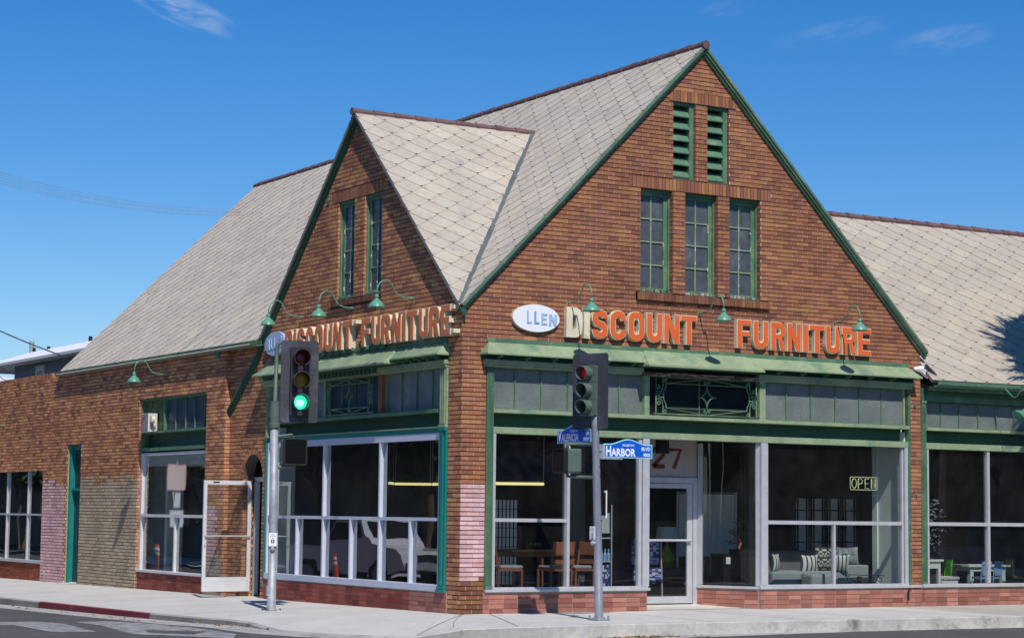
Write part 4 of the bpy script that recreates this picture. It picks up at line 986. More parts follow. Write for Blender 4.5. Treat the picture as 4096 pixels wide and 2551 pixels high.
def sign_word(root, spec, z0, z1, F0, dep, face_m, flip=False, blank=()):
    """spec: (char, u_left, u_right) as read from left to right; F0 maps (u, w, o)"""
    for i, (c, a, b) in enumerate(spec):
        w = abs(b-a); h = z1-z0; t = .105; sg = 1 if not flip else -1
        Fx = lambda u, ww, o, a=a, sg=sg: F0(a+sg*u, z0+ww, o)
        g = .013
        if c == 'I': t1 = w
        else: t1 = t
        lp = letter_loops(c, w+2*g, h+2*g, t1+2*g)
        m = MB(); Fg = lambda u, ww, o, Fx=Fx: Fx(u-g, ww-g, o)
        m.solid(Fg, lp, .02, dep, 0); L_ = m.build('letter', M['cream'], root)
        if i not in blank:
            m = MB(); m.solid(Fx, letter_loops(c, w, h, t1), dep, dep+.008, 0); m.build('letter_face', M[face_m], L_)
# front sign
xsA = [('D', 2.06, 2.375), ('I', 2.435, 2.53), ('S', 2.60, 2.92), ('C', 2.985, 3.325), ('O', 3.385, 3.72), ('U', 3.79, 4.12), ('N', 4.17, 4.50), ('T', 4.55, 4.90)]
xsA2 = [('F', 5.78, 6.10), ('U', 6.165, 6.50), ('R', 6.58, 6.91), ('N', 6.975, 7.285), ('I', 7.345, 7.465), ('T', 7.51, 7.87), ('U', 7.915, 8.25), ('R', 8.32, 8.655), ('E', 8.71, 9.03)]
# the second word is measured on the letter face, a little in front of the wall
s1 = thing('shop_sign', 'orange DISCOUNT FURNITURE letters on the front gable, first two letters faded to cream', 'sign', (5.5, 0, 5.1))
sign_word(s1, xsA, 4.86, 5.375, FA, .11, 'orange', blank=(0, 1))
sign_word(s1, [(c, a+.065, b+.065) for c, a, b in xsA2], 4.86, 5.375, FA, .11, 'orange')
ysB = [('D', 6.93, 6.60), ('I', 6.52, 6.43), ('S', 6.36, 6.03), ('C', 5.96, 5.64), ('O', 5.56, 5.21), ('U', 5.14, 4.80), ('N', 4.72, 4.40), ('T', 4.33, 3.95)]
ysB2 = [('F', 3.55, 3.20), ('U', 3.15, 2.80), ('R', 2.735, 2.40), ('N', 2.32, 2.0), ('I', 1.92, 1.81), ('T', 1.77, 1.38), ('U', 1.31, .97), ('R', .91, .575), ('E', .50, .19)]
s2 = thing('shop_sign', 'rust red DISCOUNT FURNITURE letters with deep cream sides on the smaller side gable', 'sign', (0, 3.6, 5.1))
sign_word(s2, ysB, 4.80, 5.32, FB, .16, 'rust', flip=True)
sign_word(s2, ysB2, 4.80, 5.31, FB, .16, 'rust', flip=True)
bb = MB()
for (y0_, z_) in ((.14, 4.82), (.14, 5.24), (3.88, 5.25)): bb.fbox(FB, y0_-.06, y0_+.06, z_, z_+.07, .02, .15)
bb.build('broken_letter_side', M['cream'], s2)
cv = MB()
for F_, a, b, z in ((FA, 2.1, 4.9, 5.33), (FA, 5.9, 9.1, 5.33)): cv.tube([F_(a+(b-a)*i/12, z+.05*math.sin(i*1.7)*.3, .03) for i in range(13)], .012, 5)
cv.build('sign_wiring', M['black'], s1)
def text_mesh(mb, body, size, xs_, F, x, z, o, mat_=0, offset=0.0, align='LEFT'):
    cu = bpy.data.curves.new('t', 'FONT'); cu.body = body; cu.size = size; cu.offset = offset; cu.align_x = align; cu.fill_mode = 'FRONT'; cu.resolution_u = 2
    ob = bpy.data.objects.new('t', cu); COL.objects.link(ob)
    dg_ = bpy.context.evaluated_depsgraph_get(); me = bpy.data.meshes.new_from_object(ob.evaluated_get(dg_))
    n = len(mb.v); mb.v += [tuple(F(x+v.co.x*xs_, z+v.co.y, o)) for v in me.vertices]
    for p in me.polygons: mb.f.append(tuple(n+i for i in p.vertices)); mb.m.append(mat_); mb.c.append((1, 1, 1))
    bpy.data.objects.remove(ob); bpy.data.curves.remove(cu); bpy.data.meshes.remove(me)
def text_width(body, size):
    cu = bpy.data.curves.new('t', 'FONT'); cu.body = body; cu.size = size
    ob = bpy.data.objects.new('t', cu); COL.objects.link(ob); bpy.context.view_layer.update()
    me = bpy.data.meshes.new_from_object(ob.evaluated_get(bpy.context.evaluated_depsgraph_get())); w = max(v.co.x for v in me.vertices)
    bpy.data.objects.remove(ob); bpy.data.curves.remove(cu); bpy.data.meshes.remove(me)
    return w
# oval boards
def oval(F, cu_, cz, a, b, dep, bm, name, label, letters, flip=False, rimm='cream'):
    root = thing(name, label, 'sign', F(cu_, cz, 0))
    lp = [(cu_+a*math.cos(t*math.pi/24), cz+b*math.sin(t*math.pi/24)) for t in range(48)]
    m = MB(); m.solid(F, [lp], .015, dep-.008, 0); m.build('board_edge', M[rimm], root)
    m = MB(); m.solid(F, [[(cu_+(x-cu_)*.985, cz+(z-cz)*.985) for x, z in lp]], dep-.008, dep, 0); m.build('board_face', M[bm], root)
    sg = -1 if flip else 1
    for c, u, w, zz, h, mm in letters:
        m = MB(); Fx = lambda p, q, o, u=u, zz=zz: F(u+sg*p, zz+q, o)
        m.solid(Fx, letter_loops(c, w, h, w*.34), dep, dep+.012, 0); m.build('letter', M[mm], root)
oval(FA, 1.43, 5.145, .49, .245, .09, 'board', 'oval_sign', 'white oval board with pale blue letters on the front wall', [('L', 1.43-.20, .10, 5.05, .22, 'blue1'), ('L', 1.43-.045, .10, 5.05, .22, 'blue2'), ('E', 1.43+.10, .12, 5.04, .20, 'blue1'), ('N', 1.43+.26, .16, 5.03, .20, 'blue1')])
oval(FB, 7.60, 5.115, .50, .245, .09, 'boardb', 'oval_sign', 'oval board in painted pale blue shade with darker blue letters, half behind the traffic light', [('A', 7.96, .14, 5.0, .22, 'blue1'), ('L', 7.78, .11, 5.01, .22, 'blue1'), ('L', 7.62, .11, 5.02, .22, 'blue1'), ('N', 7.33, .15, 5.04, .22, 'blue1')], flip=True, rimm='boardb')

# ------------------------------------------------------------------ gooseneck lamps
def goose(loc, rz, label, bent=False, armonly=False):
    root = thing('gooseneck_lamp', label, 'wall lamp', loc, rz, 'green gooseneck lamps on the brick walls')
    p = [(0, 0, 0), (0, -.12, 0), (0, -.24, .005), (0, -.34, .035), (0, -.40, .09), (0, -.44, .16), (0, -.47, .22), (0, -.52, .275), (0, -.585, .29), (0, -.66, .275), (0, -.73, .21), (0, -.765, .12), (0, -.77, .0)]
    if bent: p = [(0, 0, .1), (0, -.15, .0), (0, -.3, -.13), (0, -.36, -.15), (0, -.43, -.13), (0, -.5, -.05), (0, -.58, 0), (0, -.66, -.03), (0, -.71, -.12), (0, -.72, -.22)]
    m = MB(); m.tube(p, .012, 8); m.build('arm', M['lamp'], root, smooth=True, world=False)
    m = MB(); m.lathe([(.001, .0), (.045, .0), (.045, -.015), (.02, -.02)], (0, 0, 0), 14, T=lambda x, y, z: (x, z, y)); m.build('wall_flange', M['lamp'], root, world=False)
    if armonly: return root
    c = p[-1]
    prof = [(.001, .02), (.022, .02), (.028, .0), (.038, -.005), (.038, -.03), (.030, -.035), (.034, -.06), (.046, -.07), (.058, -.085), (.085, -.105), (.108, -.13), (.122, -.155), (.136, -.185), (.140, -.195), (.134, -.195), (.118, -.158), (.10, -.13), (.06, -.1), (.001, -.095)]
    if bent: c = (.0, -.62, -.42)
    ca_, sa_ = math.cos(.9 if bent else .0), math.sin(.9 if bent else 0)
    T = lambda x, y, z: (c[0]+(x*ca_+z*sa_)*1.12, c[1]+y, c[2]+(-x*sa_+z*ca_)) if bent else (c[0]+x*1.12, c[1]+y*1.12, c[2]+z*1.08)
    m = MB(); m.lathe(prof, (0, 0, 0), 24, T=T); m.build('lamp_shade', M['lamp'], root, smooth=True, world=False)
    return root
goose((2.143, 0, 5.47), 0, 'green gooseneck lamp hanging over the cream D and I of the front sign')
goose((5.027, 0, 5.465), 0, 'green gooseneck lamp in the gap between the two words of the front sign')
goose((8.254, 0, 5.47), 0, 'green gooseneck lamp over the last letters of the front sign')
goose((0, 6.43, 5.58), R(-90), 'green gooseneck lamp above the shaded side oval board')
goose((0, 4.15, 5.575), R(-90), 'green gooseneck lamp below the left window of the small gable')
goose((0, 1.78, 5.565), R(-90), 'green gooseneck lamp above the word end at the right of the small gable')
goose((-.12, 13.39, 4.785), R(-90), 'green gooseneck lamp alone on the long wall above the air conditioner')
goose((-.12, 25.2, 4.0), R(-90), 'bare gooseneck arm without its shade at the far left edge of the wall', armonly=True)
goose((12.40, -.28, 4.30), 0, 'broken green gooseneck lamp dangling from the gutter of the right wing', bent=True)

# ------------------------------------------------------------------ air conditioner, bell
ac = thing('air_conditioner', 'boxy beige window air conditioner sticking out above the side window', 'air conditioner', (-.12, 14.27, 3.5))
m = MB(); m.box((-.275, 14.04, 3.50), (-.05, 14.50, 3.92)); m.build('casing', M['acbeige'], ac, bevel=.01)
m = MB(); m.box((-.283, 14.06, 3.52), (-.276, 14.48, 3.90)); m.build('rear_grille', M['acvent'], ac)
m = MB()
for i in range(9): m.box((-.292, 14.075+.045*i, 3.53), (-.284, 14.085+.045*i, 3.89))
m.build('grille_fins', mat('grille_fin_grey', (.20, .19, .21), .6), ac)
m = MB()
for i in range(8): m.box((-.24, 14.034, 3.56+.04*i), (-.16, 14.0395, 3.575+.04*i))
m.build('side_louvres', M['iwall'], ac)
bell = MB(); bell.lathe([(.001, .07), (.05, .07), (.075, .05), (.08, .03), (.08, .0), (.001, .0)], (0, 0, 0), 18, T=lambda x, y, z: (-.18-z-.0, 13.93+x, 3.775+y))
bell.box((-.2, 13.91, 3.70), (-.12, 13.95, 3.74))
props(bell.build('alarm_bell', M['cream'], smooth=False), 'round cream alarm bell beside the air conditioner', 'bell')

# ------------------------------------------------------------------ traffic signals
def sighead(root, centre, zs, nrm, W, H, zc, hw, hz0, hz1, lr, vr, vl, lens, hm, gap=.03):
    """backplate + housing + three visored lenses, facing nrm"""
    n = Vector((nrm[0], nrm[1], 0)).normalized(); e = Vector((-n.y, n.x, 0))
    if e.dot(_R) < 0: e = -e
    c = Vector((centre[0], centre[1], 0))
    F = lambda u, w, o: tuple(c+e*u+n*o+Vector((0, 0, w)))
    m = MB(); m.solid(F, [rrect(-W/2, zc-H/2, W/2, zc+H/2, .05)], -.004, .004, 0, back=True); pl = m.build('backplate', M['plate'], root)
    m = MB(); m.solid(F, [rrect(-hw/2, hz0, hw/2, hz1, .02)], -.1, .10, 0, back=True)
    for z in ((zs[0]+zs[1])/2, (zs[1]+zs[2])/2): m.fbox(F, -hw/2-.004, hw/2+.004, z-.006, z+.006, .0, .104)
    hs = m.build('signal_housing', hm[0], root)
    for z, lm in zip(zs, lens):
        m = MB()
        k = 28; T = lambda a, r, o: F(r*math.cos(a), z+r*math.sin(a), o)
        a0 = -math.pi/2+.32; a1 = a0+2*math.pi-.64
        rings = []
        for (r, o0) in ((vr, .10), (vr, .10+vl), (vr-.010, .10+vl), (vr-.010, .10)):
            pts = []
            for j in range(k+1):
                a = a0+(a1-a0)*j/k
                o = o0
                if o0 > .1: o = .10+vl*(.72+.28*(1+math.sin(a))/2)
                pts.append(T(a, r, o))
            rings.append(pts)
        m.ring(rings, 0, cap=False, closed=False); m.build('visor', hm[1], hs, smooth=False)
        m = MB(); prof = [(.001, .135), (lr*.5, .13), (lr*.85, .118), (lr, .105)]
        m.ring([[F(r*math.cos(2*math.pi*j/24), z+r*math.sin(2*math.pi*j/24), o) for j in range(24)] for r, o in prof], 0, cap=False)
        if isinstance(lm, tuple):
            m.build('lens', lm[0], hs, smooth=True)
            m = MB(); m.ring([[F(r*math.cos(2*math.pi*j/24)-.01, z-.01+r*.8*math.sin(2*math.pi*j/24), o+.004) for j in range(24)] for r, o in ((.001, .139), (lr*.35, .136), (lr*.62, .13))], 0, cap=False); m.build('lens_glow', lm[1], hs, smooth=True)
        else: m.build('lens', lm, hs, smooth=True)
    return F
def pedsig(root, centre, nrm, w, h, dep, z0, boxm):
    n = Vector((nrm[0], nrm[1], 0)).normalized(); e = Vector((-n.y, n.x, 0))
    if e.dot(_R) < 0: e = -e
    c = Vector((centre[0], centre[1], 0)); F = lambda u, w_, o: tuple(c+e*u+n*o+Vector((0, 0, z0+w_)))
    m = MB(); m.solid(F, [rrect(-w/2, 0, w/2, h, .04)], -dep/2, dep/2-.08, 0, back=True); b = m.build('pedestrian_signal', boxm, root)
    m = MB(); m.solid(F, [rrect(-w/2-.01, -.01, w/2+.01, h+.01, .045), rrect(-w/2+.02, .02, w/2-.02, h-.02, .03)], dep/2-.08, dep/2, 0, back=True); m.build('hood', M['black'], b)
    m = MB()
    for i in range(11):
        x = -w/2+.02+(w-.04)*i/10; m.fbox(F, x-.003, x+.003, .02, h-.02, dep/2-.05, dep/2-.004)
        z = .02+(h-.04)*i/10; m.fbox(F, -w/2+.02, w/2-.02, z-.003, z+.003, dep/2-.05, dep/2-.006)
    m.fbox(F, -w/2+.01, w/2-.01, .01, h-.01, dep/2-.075, dep/2-.07, 0)
    m.build('egg_crate_screen', M['black'], b)
    m = MB()
    for zz in (.04, h-.04): m.fbox(F, -w/2-.02, -w/2+.03, zz-.02, zz+.02, -.02, .02)
    m.build('latch', boxm, b)
    return F
nc = lambda x, y: (Vector((cam.location.x-x, cam.location.y-y, 0))).normalized()
def rot2(v, deg):
    a = R(deg); return Vector((v.x*math.cos(a)-v.y*math.sin(a), v.x*math.sin(a)+v.y*math.cos(a), 0))
LX, LY = -1.95, 3.41
tl = thing('traffic_light', 'galvanised pole with a lit green traffic light facing the viewer and a dark pedestrian signal', 'traffic light', (LX, LY, -.10))
m = MB(); m.tube([(LX, LY, -.10), (LX, LY, 1.6), (LX-.015, LY+.005, 3.28)], [.081, .077, .072], 20); m.build('pole', M['galv'], tl, smooth=True)
m = MB(); m.lathe([(.001, .06), (.11, .05), (.13, .02), (.135, 0), (.001, 0)], (LX, LY, -.10), 8)
m.box((LX-.15, LY-.15, -.12), (LX+.15, LY+.15, -.085))
for dx in (-.12, .12):
    for dy in (-.12, .12): m.tube([(LX+dx, LY+dy, -.1), (LX+dx, LY+dy, -.02)], .016, 6)
m.build('base_plate', M['olive'], tl)
m = MB(); m.lathe([(.075, 3.20), (.098, 3.22), (.098, 3.30), (.088, 3.31), (.092, 3.40), (.09, 3.66), (.095, 3.70), (.03, 3.705)], (LX-.015, LY, 0), 18); m.build('slip_collar', M['olive'], tl, smooth=False)
nL = rot2(nc(-1.57, 3.235), 10); hc = Vector((-1.57, 3.235, 0))
m = MB(); e_ = (hc-Vector((LX, LY, 0)))
m.tube([(LX-.015, LY, 3.69), (LX, LY, 4.66), (LX+.01, LY, 4.73), (LX+.06, LY-.025, 4.765), (LX+.16, LY-.07, 4.765), (LX+.36, LY-.14, 4.76)], .036, 10)
m.tube([(LX-.01, LY, 3.45), tuple(hc-nL*.05+Vector((0, 0, 3.42)))], .025, 8)
m.build('mounting_pipe', M['olive'], tl, smooth=True)
sighead(tl, (hc.x, hc.y), (4.49, 4.08, 3.68), nL, .69, 1.49, 4.065, .36, 3.44, 4.68, .128, .152, .24, (M['red_off'], M['yel_off'], (M['grn_on'], M['grn_core'])), (mat('signal_black', (.022, .023, .028), .5), mat('visor_black', (.05, .05, .055), .45)))
pc = Vector((-1.64, 3.27, 0))
pedsig(tl, (pc.x, pc.y), rot2(nc(pc.x, pc.y), 16), .42, .47, .26, 2.55, M['olive'])
m = MB(); m.tube([(LX, LY, 3.06), (LX+.28, LY-.12, 3.10), (LX+.32, LY-.13, 3.0)], .022, 8); m.build('signal_bracket', M['olive'], tl); m = MB(); m.tube([(LX, LY, 2.50), (LX+.1, LY-.05, 2.51), (LX+.3, LY-.12, 2.53), (LX+.31, LY-.13, 2.6)], .035, 8); m.build('signal_bracket', M['olive'], tl)
def button(root, x, y, z0, z1, nrm, w, arrow):
    n = nrm; e = Vector((-n.y, n.x, 0))
    if e.dot(_R) < 0: e = -e
    c = Vector((x, y, 0)); F = lambda u, w_, o: tuple(c+e*u+n*o+Vector((0, 0, w_)))
    m = MB(); m.solid(F, [rrect(-w/2, z0, w/2, z1, .015)], .085, .095, 0, back=True); p = m.build('push_button_sign', M['signwhite'], root)
    m = MB(); h = z1-z0
    m.fbox(F, -w*.22, w*.22, z0+h*.24, z0+h*.5, .096, .098)
    for i, s_ in enumerate(('PUSH', 'BUTTON', 'FOR')): text_mesh(m, s_, h*.13, .8, F, 0, z1-h*(.17+.13*i), .0975, 0, 0.0, 'CENTER')
    if arrow: m.tube([F(-w*.28, z0+h*.1, .098), F(w*.28, z0+h*.1, .098)], .006, 4); m.tube([F(w*.12, z0+h*.15, .098), F(w*.28, z0+h*.1, .098), F(w*.12, z0+h*.05, .098)], .005, 4)
    else: text_mesh(m, 'WALK', h*.1, .8, F, 0, z0+h*.06, .0975, 0, 0.0, 'CENTER')
    m.build('printing', M['black'], p)
    m = MB(); m.tube([F(0, z0+h*.27, .0985), F(0, z0+h*.4, .0985), F(0.004, z0+h*.46, .0985)], [.006, .01, .007], 5); m.tube([F(0, z0+h*.36, .0985), F(-.012, z0+h*.27, .0985)], .004, 4); m.build('walking_figure', M['signwhite'], p)
    m = MB(); m.lathe([(.001, .05), (.02, .045), (.03, .02), (.045, .015), (.045, -.05), (.001, -.05)], (0, 0, 0), 14, T=lambda a, b, cc: F(a, z0-.055+b, .08+cc)); m.build('push_button', M['galv'], root, smooth=True)
button(tl, LX, LY, 1.085, 1.325, nc(LX, LY), .14, False)
m = MB(); m.box((LX-.10, LY-.02, .2), (LX-.07, LY+.04, .38)); m.build('hand_hole_cover', M['galv'], tl)

RX_, RY_ = 1.187, -2.515
tr = thing('traffic_light', 'blue grey pole whose red traffic light is turned to the left', 'traffic light', (RX_, RY_, 0))
m = MB(); m.tube([(RX_, RY_, 0), (RX_-.03, RY_+.015, 1.5), (RX_-.075, RY_+.04, 3.15), (RX_-.085, RY_+.05, 3.5)], [.071, .068, .062, .06], 20); m.build('pole', M['pole2'], tr, smooth=True)
m = MB(); m.lathe([(.001, .06), (.08, .05), (.10, .03), (.12, 0), (.001, 0)], (RX_, RY_, .01), 10); m.box((RX_-.13, RY_-.13, -.005), (RX_+.13, RY_+.13, .015))
for dx in (-.11, .11):
    for dy in (-.11, .11): m.tube([(RX_+dx, RY_+dy, 0), (RX_+dx, RY_+dy, .08)], .016, 6)
m.build('base_plate', M['pole2'], tr)
m = MB()
for z in (.9, 1.28, 1.62, 2.0, 2.35, 2.5, 2.75, 2.9): m.tube([(RX_-.02-.025*z+.05, RY_-.03, z), (RX_-.02-.025*z+.075, RY_-.06, z)], .007, 5)
m.build('bolts', M['black'], tr)
hr = Vector((1.06, -2.40, 0)); nR = rot2(nc(1.06, -2.4), -36)
sighead(tr, (hr.x, hr.y), (4.03, 3.75, 3.475), nR, .72, 1.25, 3.74, .30, 3.33, 4.16, .095, .118, .20, (M['red_on'], M['grn_off'], M['grn_off']), (M['olive'], M['sigbox']))
pr_ = Vector((.735, -2.20, 0))
pedsig(tr, (pr_.x, pr_.y), rot2(nc(pr_.x, pr_.y), -58), .36, .40, .34, 2.39, M['sigbox'])
m = MB(); m.tube([(RX_-.06, RY_+.03, 2.86), (.80, -2.25, 2.865), (.745, -2.215, 2.86), (.74, -2.21, 2.79)], .026, 8); m.build('signal_bracket', M['sigbox'], tr, smooth=True)
m = MB(); m.tube([(RX_-.06, RY_+.03, 2.32), (.80, -2.25, 2.335), (.745, -2.215, 2.335), (.74, -2.21, 2.42)], .028, 8)
m.box((RX_-.10, RY_+.04, 2.28), (RX_-.06, RY_+.07, 2.55))
m.build('signal_bracket', M['sigbox'], tr, smooth=True)
button(tr, RX_-.045, RY_+.02, 1.305, 1.525, rot2(nc(RX_, RY_), -50), .13, True)
m = MB(); m.fbox(lambda u, w, o: (RX_+.065+u, RY_-.05+o, w), 0, .03, 1.665, 2.11, -.02, .03); m.build('side_sign_edge', M['signwhite'], tr)
m = MB(); m.box((RX_+.055, RY_-.08, 1.7), (RX_+.066, RY_+.08, 2.08)); m.build('sign_backing', M['black'], tr)

def streetsign(F, u0, u1, w0, w1, hump, label, cap, word, sub1, sub2, flip=False):
    root = thing('street_name_sign', label, 'street sign', F(u0, w0, 0))
    sg = -1 if flip else 1; W = abs(u1-u0); H = w1-w0
    Fx = lambda u, w, o: F(u0+sg*u, w0+w, o)
    def shape(i):
        p = [(i, i), (W-i, i), (W-i, H-i)]
        for t in range(0, 17):
            a = W*.88-(W*.76)*t/16; s_ = .5-.5*math.cos(2*math.pi*(t/16)); p.append((max(min(a, W-i), i), H-i+hump*s_))
        return p+[(i, H-i)]
    m = MB(); m.solid(Fx, [shape(0)], -.008, .004, 0, back=True); pl = m.build('sign_edge', M['signteal'], root)
    m = MB(); m.solid(Fx, [shape(.010)], .004, .006, 0); m.build('sign_border', M['signwhite'], root)
    m = MB(); m.solid(Fx, [shape(.018)], .006, .008, 0); m.build('sign_field', M['signblue'], root)
    m = MB(); text_mesh(m, cap, .046, .95, Fx, W*.5, H*.84, .010, 0, .0012, 'CENTER')
    sc_ = (W*.60)/(text_width(word[0], .225)*.72+text_width(word[1:], .172)*.86+.012)
    w0_ = text_width(word[0], .225)*.72*sc_
    text_mesh(m, word[0], .225, .72*sc_, Fx, W*.04, H*.15, .010, 0, .007)
    text_mesh(m, word[1:], .172, .86*sc_, Fx, W*.04+w0_+.012, H*.15, .010, 0, .006)
    text_mesh(m, sub1, .082, .92, Fx, W*.955, H*.56, .010, 0, .002, 'RIGHT'); text_mesh(m, sub2, .082, .92, Fx, W*.955, H*.14, .010, 0, .002, 'RIGHT')
    m.build('lettering', M['signwhite'], root)
    return root
FH = lambda u, w, o: (u, -2.55-o, w)
hs = streetsign(FH, 1.225, 2.205, 2.65, 2.885, .085, 'blue HARBOR street name sign to the right of the blue grey pole', 'FULLERTON', 'HARBOR', 'BLVD', '400S')
m = MB(); m.fbox(FH, 1.17, 1.6, 2.625, 2.65, -.01, .01); m.fbox(FH, 1.15, 1.23, 2.63, 2.87, -.02, .0); m.build('bracket', M['galv'], hs)
FV = lambda u, w, o: (1.06-o, u, w)
vs = streetsign(FV, -1.40, -2.44, 2.90, 3.12, .085, 'blue VALENCIA street name sign behind the backplate, left of the blue grey pole', 'FULLERTON', 'VALENCIA', 'DR', '100W', flip=True)

# ------------------------------------------------------------------ things inside the windows
def chair(loc, rz, label, seat=.45, back=.92, m='wood', toy=None, group='wooden dining chairs in the corner window', name='dining_chair'):
    r = thing(name, label, 'chair', loc, rz, group); k = seat/.45; w = .22*k; mm = M[toy or m]
    for sx in (-1, 1):
        a = MB(); a.tube([(sx*w, -w, 0), (sx*w, -w, seat-.03)], .02*k, 4); a.build('leg', mm, r, world=False)
        a = MB(); a.tube([(sx*w, w, 0), (sx*w, w, seat), (sx*w, w+.09*k, back)], .02*k, 4); a.build('leg', mm, r, world=False)
    a = MB(); a.box((-w, -w, seat-.06), (w, w, seat-.02)); a.build('seat_frame', mm, r, world=False)
    if not toy:
        a = MB(); a.box((-w, -w-.02, seat-.02), (w, w-.03, seat+.04)); a.build('seat', M['cushion'], r, world=False, bevel=.025)
        a = MB(); a.box((-w, w+.05, back-.24), (w, w+.08, back)); a.box((-w, w+.02, back-.40), (w, w+.05, back-.32)); a.build('backrest', mm, r, world=False)
    else:
        a = MB(); a.box((-w, w+.06*k, back-.06), (w, w+.09*k, back))
        for i in range(5): a.box((-w+.03+i*(2*w-.08)/4, w+.02*k, seat), (-w+.06+i*(2*w-.08)/4, w+.05*k, back-.05))
        a.build('backrest', mm, r, world=False)
    return r
chair((1.75, 1.35, .30), R(75), 'dining chair with dark back at the far left of the corner window')
chair((2.62, 1.1, .30), R(180), 'dining chair seen from its slatted back, nearest the window bar')
chair((3.12, 1.15, .30), R(-80), 'dining chair side on, just left of the blue grey pole')
dt_ = thing('dining_table', 'dark wooden dining table with the chairs round it', 'table', (2.7, 2.0, .30))
a = MB(); a.box((2.0, 1.6, 1.02), (3.6, 2.6, 1.06)); a.build('tabletop', M['woodd'], dt_, bevel=.006)
a = MB(); a.box((2.1, 1.7, .93), (3.5, 2.5, 1.02)); a.build('apron', M['wood'], dt_)
for dx, dy in ((2.7, 1.75), (3.4, 1.75), (2.1, 2.45), (3.4, 2.45)):
    a = MB(); a.box((dx-.045, dy-.045, .30), (dx+.045, dy+.045, .93)); a.build('leg', M['wood'], dt_)
fb = thing('fruit_bowl', 'dark bowl of yellow fruit on the dining table', 'bowl', (2.75, 2.0, 1.06))
a = MB(); a.lathe([(.001, .01), (.06, .0), (.14, .05), (.15, .08), (.14, .08), (.05, .03)], (2.75, 2.0, 1.06), 16); a.build('bowl', M['woodd'], fb, smooth=True)
for i in range(7):
    a = MB(); x, y = 2.67+.03*i, 2.0+.03*(-1)**i; a.lathe([(.001, .03), (.022, .02), (.03, 0), (.022, -.02), (.001, -.03)], (x, y, 1.16), 8); a.build('fruit', M['toyyellow'] if i % 2 else M['lime'], fb, smooth=True)
sj = thing('shoji_screen', 'tall pale paper screen with a black grid behind the dining chairs', 'folding screen', (2.7, 3.0, .30))
a = MB(); a.box((2.445, 3.0, .38), (2.955, 3.01, 1.98)); a.build('paper', M['paper'], sj)
a = MB()
for i in range(7): x = 2.445+.085*i; a.box((x-.007, 2.975, .32), (x+.007, 3.0, 1.99))
for i in range(10): z = .38+.178*i; a.box((2.445, 2.976, z-.006), (2.955, 3.0, z+.006))
a.build('lattice', M['black'], sj)
pt = MB(); pt.box((2.975, 2.98, .30), (3.045, 3.05, 1.49)); pt.box((2.96, 2.97, 1.30), (3.06, 3.06, 1.36)); pt.box((2.93, 2.93, .30), (3.09, 3.1, .34)); props(pt.build('bed_post', M['wood']), 'reddish wooden post standing beside the paper screen', 'post')
mr_ = thing('mirror', 'black framed mirror hanging in the dark behind the corner window', 'mirror', (3.6, 3.3, 1.6))
a = MB(); a.solid(lambda u, w, o: (u, 3.3-o, w), [rrect(3.42, 1.48, 3.62, 1.76, .02), rrect(3.455, 1.5, 3.585, 1.725, .01)], 0, .03); a.build('frame', M['black'], mr_)
# lamp with lime base
lp = thing('table_lamp', 'lime green bottle shaped lamp with a pale drum shade behind the door', 'lamp', (6.46, 3.0, .66))
a = MB(); a.lathe([(.001, .0), (.08, .0), (.10, .04), (.145, .12), (.15, .17), (.125, .25), (.07, .34), (.035, .42), (.025, .55), (.001, .56)], (6.46, 3.0, .69), 20); a.build('base', M['lime'], lp, smooth=True)
a = MB(); a.lathe([(.20, 0), (.235, -.26)], (6.46, 3.0, 1.49), 24); a.build('shade', M['shade'], lp, smooth=True)
a = MB(); a.box((6.1, 2.75, .0), (6.9, 3.25, .66)); a.box((6.08, 2.73, .66), (6.92, 3.27, .69)); props(a.build('side_cabinet', M['woodd']), 'dark cabinet carrying the lime green lamp', 'cabinet')
# curtain display
cu_ = thing('curtain_display', 'pale metal frame hung with gathered grey curtains behind the entrance', 'curtain', (7.6, 3.2, .2))
a = MB(); n = 60; pts = [(6.9+1.42*i/n, 3.2+.03*math.sin(i*1.3)+.015*math.sin(i*2.9), 0) for i in range(n+1)]
for p, q in zip(pts[:-1], pts[1:]): a.face([(p[0], p[1], .9), (q[0], q[1], .9), (q[0], q[1], 2.16), (p[0], p[1], 2.16)])
a.build('drapes', M['curtain'], cu_, smooth=True)
a = MB(); a.tube([(6.86, 3.2, .2), (6.86, 3.2, 2.19), (8.33, 3.2, 2.19), (8.33, 3.2, .2)], .03, 6); a.build('frame', M['alu'], cu_)
pc_ = thing('patterned_chair', 'blue and white flowered folding chair behind the door glass', 'chair', (5.0, 1.8, .0))
def patch(mb, F, u0, u1, w0, w1, o, cols, n=7):
    for i in range(n):
        for j in range(int(n*1.4)):
            a0, a1 = u0+(u1-u0)*i/n, u0+(u1-u0)*(i+1)/n; b0, b1 = w0+(w1-w0)*j/int(n*1.4), w0+(w1-w0)*(j+1)/int(n*1.4)
            mb.face((F(a0, b0, o), F(a1, b0, o), F(a1, b1, o), F(a0, b1, o)), 0, random.choice(cols))
FLW = [(.02, .03, .12), (.02, .03, .12), (.03, .05, .2), (.3, .4, .7), (.55, .5, .62), (.1, .15, .4)]
a = MB(); patch(a, lambda u, w, o: (u, 1.79+o, w), 4.78, 5.42, .78, 1.27, 0, FLW, 9); a.box((4.78, 1.80, .78), (5.42, 1.86, 1.27), 0, (.02, .03, .1)); a.build('backrest', M['fabric'], pc_)
a = MB(); patch(a, lambda u, w, o: (u, 1.74-.35*(0), w), 4.78, 5.44, .42, .72, 0, FLW, 9); a.box((4.78, 1.75, .42), (5.44, 2.2, .72), 0, (.02, .03, .1)); a.build('seat', M['fabric'], pc_)
for x in (4.85, 5.45):
    a = MB(); a.tube([(x, 1.72, .05), (x, 1.78, 1.28)], .015, 5); a.build('leg', M['alu'], pc_)
